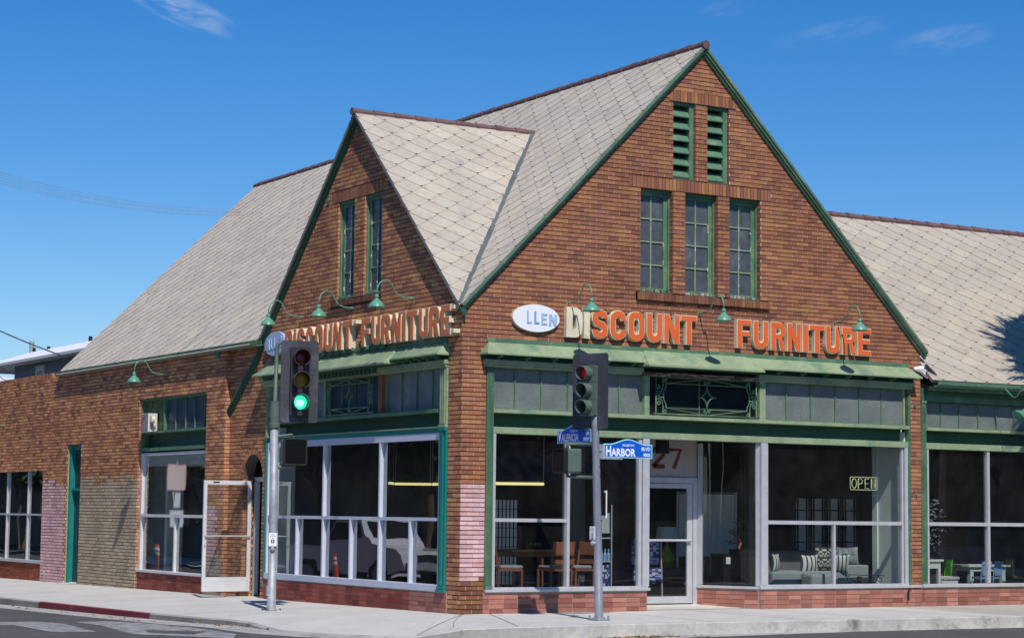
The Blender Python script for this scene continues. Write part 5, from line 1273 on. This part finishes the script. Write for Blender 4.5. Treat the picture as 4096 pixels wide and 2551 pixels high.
dr = thing('display_rack', 'narrow rack of blue patterned bottles in the entrance side window', 'rack', (3.62, .9, .3))
a = MB(); a.box((3.42, .9, .3), (3.72, 1.1, .32)); a.box((3.42, .9, .85), (3.72, 1.1, .87)); a.box((3.42, .9, 1.28), (3.72, 1.1, 1.30)); a.tube([(3.42, .9, .3), (3.42, .9, 1.9)], .012, 5); a.tube([(3.72, .9, .3), (3.72, .9, 1.9)], .012, 5); a.box((3.44, .94, 1.38), (3.70, .96, 1.75)); a.build('frame', M['alu'], dr)
a = MB(); patch(a, lambda u, w, o: (u, .93, w), 3.45, 3.70, .34, .80, 0, FLW+[(.5, .6, .7)], 8); a.build('patterned_goods', M['fabric'], dr)
for i in range(4):
    a = MB(); a.lathe([(.001, .22), (.012, .22), (.014, .15), (.03, .12), (.03, 0), (.001, 0)], (3.46+.075*i, .95, .875), 8); a.build('bottle', M['toyblue'], dr)
# bonsai and console
cs = MB(); cs.box((6.62, 1.35, .30), (7.6, 1.75, .97)); cs.box((6.6, 1.33, .97), (7.62, 1.77, .99)); props(cs.build('console', M['black']), 'black console cabinet behind the angled entrance window', 'cabinet')
tg = MB(); tg.box((6.68, 1.33, .80), (6.78, 1.345, .93)); props(tg.build('price_tag', M['signwhite']), 'white price card taped to the black console', 'price card')
bs = thing('bonsai', 'small bonsai tree in a pot on the black console', 'plant', (7.1, 1.5, .99))
a = MB(); a.box((6.95, 1.42, .99), (7.25, 1.6, 1.08)); a.build('pot', M['black'], bs)
a = MB(); a.tube([(7.1, 1.5, 1.08), (7.16, 1.5, 1.2), (7.10, 1.5, 1.32), (7.16, 1.5, 1.48), (7.12, 1.5, 1.6)], [.03, .025, .022, .016, .008], 6); a.tube([(7.12, 1.5, 1.28), (7.0, 1.5, 1.36), (6.93, 1.5, 1.38)], .01, 5); a.tube([(7.13, 1.5, 1.2), (6.95, 1.5, 1.18)], .01, 5); a.build('trunk', M['wood'], bs)
a = MB()
for (cx, cz, s_) in ((7.12, 1.62, .10), (6.95, 1.42, .09), (7.2, 1.5, .08), (6.9, 1.22, .09), (7.18, 1.38, .07)):
    for i in range(70):
        p = Vector((cx+random.gauss(0, s_*.6), 1.5+random.gauss(0, s_*.5), cz+random.gauss(0, s_*.3))); d = Vector((random.uniform(-1, 1), random.uniform(-1, 1), random.uniform(-1, 1))).normalized()*.022; e2 = d.orthogonal().normalized()*.009
        a.face((p-d, p+e2, p+d, p-e2), 0, (.05, .08, .03))
a.build('leaves', M['leaf'], bs)
# sofa group
def pillow(name, c, w, h, d, rz, label, mm, cols=None, tilt=0, group='cushions on the grey sofa'):
    a = MB(); n = 12; ca2, sa2 = math.cos(rz), math.sin(rz)
    def P(u, v, s):
        x = (u-.5)*w*(1-.10*math.sin(math.pi*v)); z = (v-.5)*h*(1-.10*math.sin(math.pi*u)); y = s*d/2*(math.sin(math.pi*u)*math.sin(math.pi*v))**.45
        y += z*tilt
        return (c[0]+x*ca2-y*sa2, c[1]+x*sa2+y*ca2, c[2]+z)
    for s in (-1, 1):
        for i in range(n):
            for j in range(n):
                col = (1, 1, 1)
                if cols: col = cols(i, j)
                a.face((P(i/n, j/n, s), P((i+1)/n, j/n, s), P((i+1)/n, (j+1)/n, s), P(i/n, (j+1)/n, s)), 0, col)
    return props(a.build(name, mm, smooth=False), label, 'cushion', group)
so = thing('sofa', 'light grey upholstered sofa with a square arm in the right window', 'sofa', (8.6, 1.6, .30))
a = MB(); a.box((7.55, 1.0, .32), (9.25, 1.9, .66)); a.build('seat', M['sofa'], so, bevel=.04)
a = MB(); a.box((7.55, 1.8, .32), (9.95, 2.1, 1.05)); a.build('backrest', M['sofad'], so, bevel=.05)
a = MB(); a.box((9.17, .98, .32), (9.97, 1.9, .78)); a.build('arm', M['sofa'], so, bevel=.03)
ot = MB(); ot.box((8.12, .5, .30), (8.70, .86, .62)); props(ot.build('ottoman', M['sofa'], bevel=.05), 'grey rounded ottoman in front of the sofa', 'ottoman')
STR = lambda i, j: (.04, .045, .06) if i % 3 == 0 else (.62, .64, .62)
pillow('cushion', (8.57, 1.15, .80), .46, .36, .16, 0, 'black and white striped cushion in the middle of the sofa', M['fabric'], STR)
pillow('cushion', (7.72, 1.15, .82), .36, .36, .16, .5, 'black and white striped cushion at the left end of the sofa', M['fabric'], STR)
pillow('cushion', (9.22, .95, .80), .34, .38, .16, -.5, 'striped cushion leaning against the sofa arm', M['fabric'], STR, -.3)
pillow('cushion', (9.04, 1.25, .90), .38, .50, .16, -.3, 'dark cushion with a pale curly pattern', M['fabric'], lambda i, j: (.5, .5, .45) if (i*i+j*3) % 5 < 2 else (.05, .055, .05))
pillow('cushion', (9.62, 1.25, .95), .66, .36, .24, .05, 'large plain grey cushion lying on the sofa arm', M['sofa'], None, .1)
ik = MB(); FK = lambda u, w, o: (u, .3-o, w)
ik.tube([FK(8.80, .615, 0), FK(9.78, .59, 0)], .009, 6)
for cx in (8.90, 9.66): ik.tube([FK(a_, b_, 0) for a_, b_ in spiral(cx, .52, .075, 1.3, math.pi/2)], .008, 5)
ik.tube([FK(8.98, .53, 0), FK(9.02, .45, 0), FK(9.54, .45, 0), FK(9.58, .53, 0)], .009, 5); ik.box((9.10, .27, .44), (9.17, .33, .58)); ik.box((9.40, .27, .44), (9.46, .33, .56)); ik.box((9.0, .26, .295), (9.6, .34, .31)); ik.tube([FK(9.05, .3, 0), FK(9.05, .45, 0)], .008, 5); ik.tube([FK(9.5, .3, 0), FK(9.5, .45, 0)], .008, 5)
props(ik.build('iron_rack', M['black']), 'low scrolled iron rack on the sill behind the right window', 'rack')
sc4 = thing('folding_screen', 'four panel dark folding screen standing behind the sofa', 'folding screen', (9.7, 2.9, .3))
for i in range(4):
    # seen through the right hand pane, centred behind the sofa
    x = 8.62+i*.0
for i in range(4):
    xx = 9.72+.43*i
    a = MB(); a.box((xx, 3.0, .32), (xx+.36, 3.02, 2.12)); p_ = a.build('panel', M['paperd'], sc4)
    a = MB()
    for dx in (-.01, .06, .30, .365): a.box((xx+dx-.012, 2.97, .30), (xx+dx+.012, 3.0, 2.14))
    for z in (.32, .75, 1.2, 1.62, 1.86, 2.12): a.box((xx-.02, 2.972, z-.012), (xx+.385, 3.0, z+.012))
    a.build('lattice', M['black'], p_)
# OPEN sign
op = thing('open_sign', 'pale yellow neon OPEN sign hung in the right window', 'sign', (9.12, .12, 2.37))
FP = lambda u, w, o: (u, .12-o, w)
a = MB()
fr_ = rrect(8.76, 2.255, 9.44, 2.50, .025); fr_.append(fr_[0]); a.tube([FP(u, w, 0) for u, w in fr_], .0085, 5, cap=False)
x = 8.79; h0, h1 = 2.285, 2.47
L4 = [[[(x+.07+.058*math.cos(t*math.pi/9), (h0+h1)/2+(h1-h0)/2*math.sin(t*math.pi/9)) for t in range(19)]]]
L4.append([[(x+.175, h0), (x+.175, h1), (x+.24, h1), (x+.275, h1-.03), (x+.275, h1-.07), (x+.24, h1-.1), (x+.175, h1-.1)]])
L4.append([[(x+.44, h1), (x+.345, h1), (x+.345, h0), (x+.44, h0)], [(x+.345, (h0+h1)/2), (x+.425, (h0+h1)/2)]])
L4.append([[(x+.505, h0), (x+.505, h1)], [(x+.505, h1), (x+.60, h0)], [(x+.60, h0), (x+.60, h1)]])
for g_ in L4:
    for p_ in g_: a.tube([FP(u, w, 0) for u, w in p_], .0095, 5)
a.build('neon_tube', M['neon'], op, smooth=True)
a = MB(); a.tube([FP(8.80, 2.5, .0), FP(8.80, 3.3, .0)], .003, 4); a.tube([FP(9.40, 2.5, .0), FP(9.40, 3.3, .0)], .003, 4); a.build('hanging_wire', M['black'], op)
# right wing window things
dk = thing('white_desk', 'white child desk at the left edge of the wing window', 'desk', (11.2, .55, .30))
a = MB(); a.box((10.8, .42, .86), (11.45, .9, .90)); a.build('desktop', M['iwhite'], dk); a = MB(); a.box((10.85, .46, .72), (11.40, .86, .86)); a.build('drawer', M['iwhite'], dk)
for x in (11.36, 10.86):
    a = MB(); a.box((x-.03, .45, .30), (x+.03, .51, .72)); a.build('leg', M['iwhite'], dk)
bn = thing('white_bench', 'low white bench with a patterned seat beside the white desk', 'bench', (11.65, .6, .3))
a = MB(); a.box((11.42, .45, .32), (11.86, .8, .50)); a.build('frame', M['iwhite'], bn); a = MB(); a.box((11.42, .43, .50), (11.88, .8, .55)); patch(a, lambda u, w, o: (u, .428, w), 11.42, 11.88, .50, .55, 0, [(.5, .5, .5), (.2, .15, .2), (.7, .7, .7)], 12); a.build('seat', M['fabric'], bn, bevel=0)
kt = thing('kids_table', 'white child table with coloured chairs in the wing window', 'table', (13.2, 1.2, .3))
a = MB(); a.box((12.68, 1.0, .73), (13.86, 1.7, .77)); a.build('tabletop', M['iwhite'], kt); a = MB(); a.box((12.76, 1.05, .64), (13.78, 1.65, .73)); a.build('apron', M['iwhite'], kt)
for x in (12.82, 13.72):
    for y in (1.1, 1.6):
        a = MB(); a.box((x-.045, y-.045, .3), (x+.045, y+.045, .64)); a.build('leg', M['iwhite'], kt)
CG = 'small painted chairs round the white child table'
chair((12.78, .75, .30), R(180), 'small sky blue slatted chair in front of the white child table', .26, .55, toy='toyblue', group=CG, name='kids_chair')
chair((13.20, .85, .30), R(185), 'small sky blue chair half hidden behind the window bar', .26, .55, toy='toyblue', group=CG, name='kids_chair')
chair((12.72, 1.95, .30), R(0), 'small mauve chair behind the white child table', .27, .60, toy='toypink', group=CG, name='kids_chair')
chair((12.05, 1.1, .30), R(-100), 'small bright green chair between the bench and the table', .24, .58, toy='toygreen', group=CG, name='kids_chair')
chair((14.1, 1.1, .30), R(80), 'small olive yellow chair right of the white child table', .24, .55, toy='toyyellow', group=CG, name='kids_chair')
s3 = thing('sofa', 'taupe three seat sofa deep inside the wing window', 'sofa', (14.5, 3.2, .3))
a = MB(); a.box((13.6, 3.0, .32), (15.8, 3.9, .72)); a.build('seat', M['sofad'], s3, bevel=.05)
a = MB(); a.box((13.6, 3.5, .32), (15.8, 3.95, 1.1)); a.build('backrest', M['sofad'], s3, bevel=.07)
a = MB(); a.box((13.45, 2.95, .32), (13.75, 3.9, .88)); a.build('arm', M['sofad'], s3, bevel=.06); a = MB(); a.box((15.65, 2.95, .32), (15.95, 3.9, .88)); a.build('arm', M['sofad'], s3, bevel=.06)
sp_ = thing('silver_plant', 'tall potted plant with silvery blue leaves at the left of the wing window', 'plant', (11.15, .65, .3))
a = MB(); a.tube([(11.15, .65, .4), (11.12, .65, 1.2), (11.2, .65, 2.0)], [.02, .015, .006], 6); a.build('stem', M['bark'], sp_)
a = MB(); a.lathe([(.001, 0), (.10, 0), (.13, .2), (.12, .2), (.001, .18)], (11.15, .65, .3), 14); a.build('pot', M['black'], sp_)
a = MB()
for i in range(420):
    z = random.uniform(.9, 2.1); rr = .25*math.sin((z-.75)/1.4*math.pi*.9)+.08
    p = Vector((11.2+random.uniform(-rr, rr)*1.1, .65+random.uniform(-rr, rr), z)); d = Vector((random.uniform(-1, 1), random.uniform(-1, 1), random.uniform(-1.2, .2))).normalized()*random.uniform(.03, .06); e2 = d.orthogonal().normalized()*.011
    q = random.uniform(.4, 1.3); a.face((p-d, p+e2, p+d, p-e2), 0, (q, q, q))
a.build('leaves', M['leafs'], sp_)
# fluorescent lights
def fluo(a_, b_, label):
    r = thing('fluorescent_light', label, 'ceiling light', ((a_[0]+b_[0])/2, (a_[1]+b_[1])/2, a_[2]), 0, 'yellowish tube lights on the showroom ceiling')
    m = MB(); m.tube([a_, b_], .028, 8); m.build('tube', M['tube'], r)
    m = MB(); d = (Vector(b_)-Vector(a_)).normalized(); n = Vector((-d.y, d.x, 0))*.07; A_, B_ = Vector(a_)+Vector((0, 0, .05)), Vector(b_)+Vector((0, 0, .05))
    m.face((A_-n, B_-n, B_+n, A_+n)); m.tube([A_, A_+Vector((0, 0, .9))], .01, 4); m.tube([B_, B_+Vector((0, 0, .9))], .01, 4); m.build('fitting', M['iwhite'], r)
fluo((4, 8.35, 2.33), (4, 9.95, 2.35), 'right tube of the row seen through the side window')
fluo((4, 10.05, 2.36), (4, 10.25, 2.37), 'short visible end of a tube light between the window bars')
fluo((4.0, 7.9, 2.33), (4.0, 8.25, 2.33), 'stub of a tube light near the right edge of the side window')
fluo((2.9, 4.0, 2.30), (4.17, 4.0, 2.31), 'single tube light seen high in the corner window of the front')

# ------------------------------------------------------------------ far side: house, wires
HX = 12
ho = thing('grey_house', 'blue grey two storey house with white window trim beyond the flat roof', 'house', (HX, 58, -.4))
a = MB(); a.box((HX, 42, -.4), (HX+8, 62.86, 8.40)); a.build('wall', M['siding'], ho)
a = MB(); RG = (HX+1.0, 9.02)
a.face([(11, 41.5, 8.28), (11, 67.2, 8.28), (RG[0], 63.5, RG[1]), (RG[0], 41.5, RG[1])]); a.face([(11, 67.2, 8.28), (HX+7, 67.2, 8.28), (RG[0], 63.5, RG[1])]); a.face([(HX+9, 41.5, 7.4), (HX+9, 67.2, 7.4), (RG[0], 63.5, RG[1]), (RG[0], 41.5, RG[1])]); rf = a.build('roof', M['roofg'], ho)
a = MB(); a.box((10.97, 41.5, 8.18), (11.03, 67.2, 8.30)); a.box((11, 67.1, 8.18), (HX+9, 67.25, 8.30)); a.box((11.03, 41.5, 8.26), (HX, 67.1, 8.275)); a.build('eave_board', M['iwhite'], ho)
for (y0, y1) in ((58.5, 59.65), (52.4, 53.6)):
    a = MB(); a.box((HX-.06, y0, 6.6), (HX-.0, y1, 8.10)); w_ = a.build('window', M['white'], ho)
    a = MB(); a.box((HX-.07, y0+.2, 6.7), (HX-.061, y1-.2, 7.85)); a.build('pane', M['dustyd'], w_)
for (y, z0, z1, r_, mm) in ((63.55, 8.8, 9.51, .12, 'galv'), (63.19, 8.8, 9.2, .08, 'black'), (61.1, 8.8, 9.13, .08, 'black'), (55.5, 8.9, 9.22, .09, 'black')):
    a = MB(); a.tube([(13, y, z0-.3), (13, y, z1)], r_, 8); a.build('roof_vent', M[mm], rf)
dm_ = MB(); dm_.box((11.9, 53.5, 7.9), (12.6, 55.25, 8.51)); dm_.build('dormer', M['siding'], ho)
h2 = thing('white_roofed_house', 'low house with a pale sunlit roof at the far left edge', 'house', (14, 74, -.5))
a = MB(); a.box((10, 74, -.5), (17, 82, 8.0)); a.build('wall', M['iwhite'], h2)
a = MB(); a.face([(9.5, 73, 8.0), (15.2, 73, 8.0), (15.2, 78, 8.9), (9.5, 78, 8.9)]); a.face([(15.2, 73, 8.0), (17.5, 73, 8.0), (15.2, 78, 8.9)]); a.face([(9.5, 83, 8.0), (15.2, 83, 8.0), (15.2, 78, 8.9), (9.5, 78, 8.9)]); a.build('roof', M['board'], h2)
def wire(p0, p1, sag, r, label, mm='plate', n=16):
    m = MB(); p0, p1 = Vector(p0), Vector(p1); m.tube([p0.lerp(p1, i/n)-Vector((0, 0, sag*4*(i/n)*(1-i/n))) for i in range(n+1)], r, 5)
    return props(m.build('overhead_cable', M[mm], smooth=True), label, 'cable')
wire((-.4, 30.3, 7.72), (3.06, 30, 6.36), .08, .022, 'twisted grey cable sloping down to the grey house at left')
for i, (a_, b_) in enumerate((((1.2, 30.5, 6.02), (12, 60.8, 7.72)), ((1.2, 30.5, 5.82), (8, 50.96, 6.87)))):
    wire(a_, b_, .1, .012, ('thin dark wire crossing in front of the white roofed house', 'lower dark wire running into the grey house wall')[i])
# sky wires come down in one bundle: each a cable of its own
def skywire(i):
    pa = on_ray(-60, 672+11*i, 40); pb = on_ray(960, 838+6*i+(i % 2)*3, 46)
    wire(pa, pb, .2, .0032, SKYL[i], 'galv')
def on_ray(px, py, dist):
    return Vector(cam.location)+sdir(px, py)*dist
SKYL = ['uppermost thin pale line of the overhead bundle at left', 'second thin pale line from the top of the overhead bundle', 'third thin pale line of the overhead bundle', 'fourth thin pale line of the overhead bundle', 'lowest thin pale line of the overhead bundle']
for i in range(5): skywire(i)

# ------------------------------------------------------------------ trees
def leafy(mb, c, r, n, size, base, squash=.8, lumps=14):
    cs_ = [Vector((random.gauss(0, .5)*r, random.gauss(0, .5)*r, random.gauss(0, .45)*r*squash)) for _ in range(lumps)]
    for i in range(n):
        k = random.choice(cs_); p = Vector(c)+k+Vector((random.gauss(0, 1), random.gauss(0, 1), random.gauss(0, .8))).normalized()*r*.38*random.random()**.4
        d = Vector((random.gauss(0, 1), random.gauss(0, 1), random.gauss(0, 1))).normalized()*size*random.uniform(.6, 1.3); e2 = d.orthogonal().normalized()*size*.45
        q = random.uniform(.55, 1.35); mb.face((p-d, p+e2, p+d, p-e2), 0, tuple(b*q for b in base))
def tree(loc, h, r, label, n=2600, base=(.05, .085, .03), size=.16, group='trees across the side street'):
    t = thing('street_tree', label, 'tree', loc, 0, group)
    m = MB(); m.tube([loc, (loc[0]+.1, loc[1], loc[2]+h*.35), (loc[0], loc[1]+.1, loc[2]+h*.7)], [.22, .17, .08], 8)
    for a_ in range(5):
        an = a_*1.26; m.tube([(loc[0]+.08, loc[1], loc[2]+h*(.3+.05*a_)), (loc[0]+r*.55*math.cos(an), loc[1]+r*.55*math.sin(an), loc[2]+h*.72)], [.09, .03], 6)
    m.build('trunk', M['bark'], t)
    m = MB(); leafy(m, (loc[0], loc[1], loc[2]+h*.72), r, n, size, base); m.build('crown', M['leaf'], t)
    return t
# the palm whose shadow falls on the wing roof; it stands outside the frame at right
pt_ = (14.2, -3.0, -.02)
pm_ = thing('palm_tree', 'tall shaggy palm right of the shop, casting its shadow on the wing roof', 'palm tree', pt_)
m = MB(); m.tube([pt_, (14.25, -3.0, 4), (14.2, -3.0, 8.2)], [.32, .26, .24], 10); m.build('trunk', M['bark'], pm_)
m = MB()
CC = Vector((14.2, -3.0, 8.45))
for i in range(330):
    az = random.uniform(0, 2*math.pi); el = random.uniform(-1.2, 1.2); L_ = random.uniform(2.1, 2.6)
    d = Vector((math.cos(az)*math.cos(el), math.sin(az)*math.cos(el), math.sin(el)))
    pts = [CC+d*L_*t+Vector((0, 0, -.55*(t**2))) for t in (0, .35, .7, 1.0)]
    m.tube(pts, [.03, .02, .015, .004], 4, 0, (.05, .08, .03))
    for k in range(34):
        t = .2+.8*k/34; c = pts[0].lerp(pts[3], t)+Vector((0, 0, .3*t*(1-t))); s_ = d.cross(Vector((0, 0, 1))).normalized()*(1 if k % 2 else -1)
        tip = c+s_*random.uniform(.25, .5)*(1.2-t)+d*.3+Vector((0, 0, -.12)); w = d*.05
        m.face((c-w, tip, c+w), 0, (.05, .08, .03))
for i in range(9000):
    p = Vector((random.gauss(0, 1), random.gauss(0, 1), random.gauss(0, 1))).normalized()*random.random()**.4; p = Vector((14.3+p.x*1.95, -3.0+p.y*1.95, 8.4+p.z*2.1))
    d = Vector((random.gauss(0, 1), random.gauss(0, 1), random.gauss(0, 1)-.5)).normalized()*random.uniform(.10, .24); e2 = d.orthogonal().normalized()*.05; q = random.uniform(.5, 1.3)
    m.face((p-d, p+e2, p+d, p-e2), 0, (.05*q, .08*q, .03*q))

m.build('fronds', M['leaf'], pm_)

# across the streets: what the shop glass reflects
op_ = thing('opposite_shop', 'low brown shop with a pale striped awning across the street, reflected in the front windows', 'building', (22, -27, -.2))
m = MB(); m.box((4, -36, -.2), (60, -27, 8.2)); m.build('wall', mat('brown_stucco', (.11, .085, .07), .9, var=.1), op_)
m = MB()
for i in range(60):
    x = 8+.3*i; m.face([(x, -27, 3.6), (x+.3, -27, 3.6), (x+.3, -25.6, 2.9), (x, -25.6, 2.9)], 0, (.35, .36, .40) if i % 2 else (.06, .08, .13)); m.face([(x, -25.6, 2.9), (x+.3, -25.6, 2.9), (x+.3, -25.6, 2.7), (x, -25.6, 2.7)], 0, (.35, .36, .40) if i % 2 else (.06, .08, .13))
m.build('awning', M['fabric'], op_)
for x in (9, 13.5, 18, 23, 28):
    m = MB(); m.box((x, -26.98, .5), (x+3.4, -26.9, 2.7)); m.build('window', M['dustyd'], op_)
for i, (x, y, h, r) in enumerate(((-16.8, 15.5, 8, 3.0), (-17, 24, 9, 3.2), (-17, 32, 8.5, 3.2), (-17, 41, 9, 3.4), (-17, 50, 9.5, 3.6), (-17, 66, 8, 3), (-17, 77, 9, 2.8), (-17, 92, 9, 3.4))):
    tree((x, y, -.4), h, r, ('broad green street tree nearest the corner across the side street', 'second broad street tree across the side street', 'third broad street tree across the side street', 'fourth broad street tree across the side street', 'fifth broad street tree across the side street', 'sixth street tree across the side street, past a gap', 'seventh street tree across the side street', 'farthest street tree across the side street')[i], 5200, size=.30)
for i, (x, y, h, r) in enumerate(((12, -21.5, 7.5, 3.0), (21, -22, 8, 3.3), (31, -21.5, 8.5, 3.2))):
    tree((x, y, -.2), h, r, ('dark street tree in front of the opposite shop awning', 'middle street tree in front of the opposite shop', 'farthest street tree along the opposite shop')[i], 4200, size=.30, group='trees in front of the opposite shop')
ob_ = thing('opposite_house', 'long tan house across the side street behind the trees', 'house', (-22, 32, -.4))
m = MB(); m.box((-30, 12, -.4), (-20, 420, 7.5)); m.build('wall', mat('tan_stucco', (.12, .10, .085), .9, var=.25, vscale=.3), ob_)
m = MB(); m.face([(-19.4, 11, 7.4), (-19.4, 421, 7.4), (-25, 421, 10.5), (-25, 11, 10.5)]); m.face([(-30.6, 11, 7.4), (-30.6, 421, 7.4), (-25, 421, 10.5), (-25, 11, 10.5)]); m.build('roof', mat('brown_roof', (.07, .055, .05), .9), ob_)
for y in (16, 22, 28, 35, 42, 50, 60, 70, 80, 90, 100):
    m = MB(); m.box((-20.02, y, 1), (-19.95, y+2.6, 2.9)); m.build('window', M['dustyd'], ob_)
# grass verge under the trees
vg = MB(); vg.face([(-19.9, 10, -.2), (-12.5, 10, -.2), (-12.5, 60, -.44), (-19.9, 60, -.44)]); vg.face([(4, -26.9, -.12), (48, -26.9, -.12), (48, -20.3, -.14), (4, -20.3, -.14)])
props(vg.build('far_pavement', M['concrete']), 'pale pavements on the far sides of both streets', 'pavement', kind='structure')

# parked pickup reflected in the side window
def pickup(loc, rz):
    r = thing('pickup_truck', 'silver pickup truck parked across the side street, mirrored in the side window', 'truck', loc, rz)
    W = .98
    prof = [(-2.9, .55), (-2.95, 1.0), (-2.9, 1.12), (-1.1, 1.15), (-.85, 1.3), (-.45, 1.85), (.75, 1.88), (1.15, 1.35), (1.3, 1.18), (2.55, 1.08), (2.75, .95), (2.8, .5), (2.3, .42), (-2.6, .42)]
    m = MB(); m.solid(lambda u, w, o: (o, u, w), [prof], -W, W, 0, back=True); b = m.build('body', M['carpaint'], r, world=False, bevel=.05)
    for sx in (-1, 1):
        m = MB(); m.solid(lambda u, w, o: (sx*(W+.004)+o*0, u, w), [[(-.8, 1.3), (-.42, 1.78), (.1, 1.8), (.1, 1.28)]], 0, .001); m.solid(lambda u, w, o: (sx*(W+.004), u, w), [[(.16, 1.28), (.16, 1.8), (.72, 1.8), (1.05, 1.35)]], 0, .001); m.build('side_window', M['dustyd'], r, world=False)
        m = MB(); m.box((sx*.62-.18, 2.78, .78), (sx*.62+.18, 2.84, .96)); m.build('headlight', M['board'], r, world=False)
        for y in (-1.85, 1.75):
            m = MB(); m.lathe([(.001, 0), (.38, 0), (.38, .22), (.001, .22)], (0, 0, 0), 20, T=lambda x, yy, z, y=y, sx=sx: (sx*(W-.2+z), y+x, .38+yy)); w_ = m.build('wheel', M['black'], r, world=False)
            m = MB(); m.lathe([(.001, .225), (.22, .225), (.24, .22)], (0, 0, 0), 16, T=lambda x, yy, z, y=y, sx=sx: (sx*(W-.2+z), y+x, .38+yy)); m.build('rim', M['galv'], w_, world=False)
    m = MB(); m.face([(-.8, 1.17, 1.37), (.8, 1.17, 1.37), (.72, .80, 1.83), (-.72, .80, 1.83)]); m.build('windscreen', M['dustyd'], r, world=False)
    m = MB(); m.box((-.95, 2.8, .5), (.95, 2.92, .72)); m.build('bumper', M['galv'], r, world=False)
    m = MB(); m.box((-.42, 2.79, .76), (.42, 2.83, .98)); m.build('radiator_grille', M['black'], r, world=False)
pickup((-9.8, 22.5, -.38), R(172))
def delineator(x, y, z, label):
    r = thing('delineator_post', label, 'post', (x, y, z), 0, 'orange red plastic posts at the far kerb')
    m = MB(); m.tube([(x, y, z), (x, y, z+.98)], .05, 10); m.build('post', M['redplastic'], r)
    for k in (.68, .82):
        m = MB(); m.tube([(x, y, z+k), (x, y, z+k+.08)], .053, 10); m.build('reflective_band', M['board'], r)
delineator(-7.6, 20.2, -.38, 'orange red plastic post in front of the parked pickup')
delineator(-9.3, 37.5, -.47, 'orange red plastic post farther along the side street')

ks = thing('parking_sign', 'red bordered kerbside sign with two small signs below, mirrored in a side window', 'sign', (-4.55, 24.2, -.3))
m = MB(); m.tube([(-4.55, 24.2, -.35), (-4.55, 24.2, 3.1)], .035, 8); m.build('post', M['galv'], ks)
for (w_, z0_, z1_, mm, bars_) in ((.56, 2.27, 3.0, 'redplastic', (2.88, 2.76, 2.64, 2.5, 2.4)), (.25, 1.76, 2.24, 'black', (2.16, 2.08, 2.0, 1.92, 1.84)), (.48, 1.24, 1.72, 'teal', (1.62, 1.5, 1.38))):
    m = MB(); m.solid(lambda u, w, o: (-4.55+u, 24.15-o, w), [rrect(-w_/2, z0_, w_/2, z1_, .03)], 0, .01, 0, back=True); pl = m.build('sign_panel', mat('sign_pinkish_white', (.80, .66, .66), .5) if mm == 'redplastic' else M['signwhite'], ks)
    m = MB(); m.solid(lambda u, w, o: (-4.55+u, 24.15-o, w), [rrect(-w_/2+.01, z0_+.01, w_/2-.01, z1_-.01, .025), rrect(-w_/2+.028, z0_+.028, w_/2-.028, z1_-.028, .02)], .01, .013, 0); m.build('border', M[mm], pl)
# fallen leaves in the gutter
fl_ = MB()
for i in range(240):
    if i < 150: x, y = random.gauss(1.1, .45), random.gauss(-3.95, .09); z = gz(x, y)+.012
    elif i < 200: x, y = random.gauss(-3.55, .25), random.gauss(1.1, .5); x = min(x, -3.62); z = gz(x, y)+.02
    else:
        y = random.uniform(3, 11); x = -4.25-.02*y+random.gauss(0, .06); z = gz(x, y)+.012
    a = random.uniform(0, 6.28); s_ = random.uniform(.02, .05); dx, dy = math.cos(a)*s_, math.sin(a)*s_
    fl_.face([(x-dx, y-dy, z), (x+dy*.5, y-dx*.5, z+random.uniform(0, .03)), (x+dx, y+dy, z+.01), (x-dy*.5, y+dx*.5, z+.004)], 0, random.choice(((.30, .13, .05), (.22, .10, .05), (.35, .22, .08), (.12, .07, .04), (.4, .35, .12))))
props(fl_.build('fallen_leaves', M['fabric']), 'brown fallen leaves lying in the gutter', 'leaves', kind='stuff')
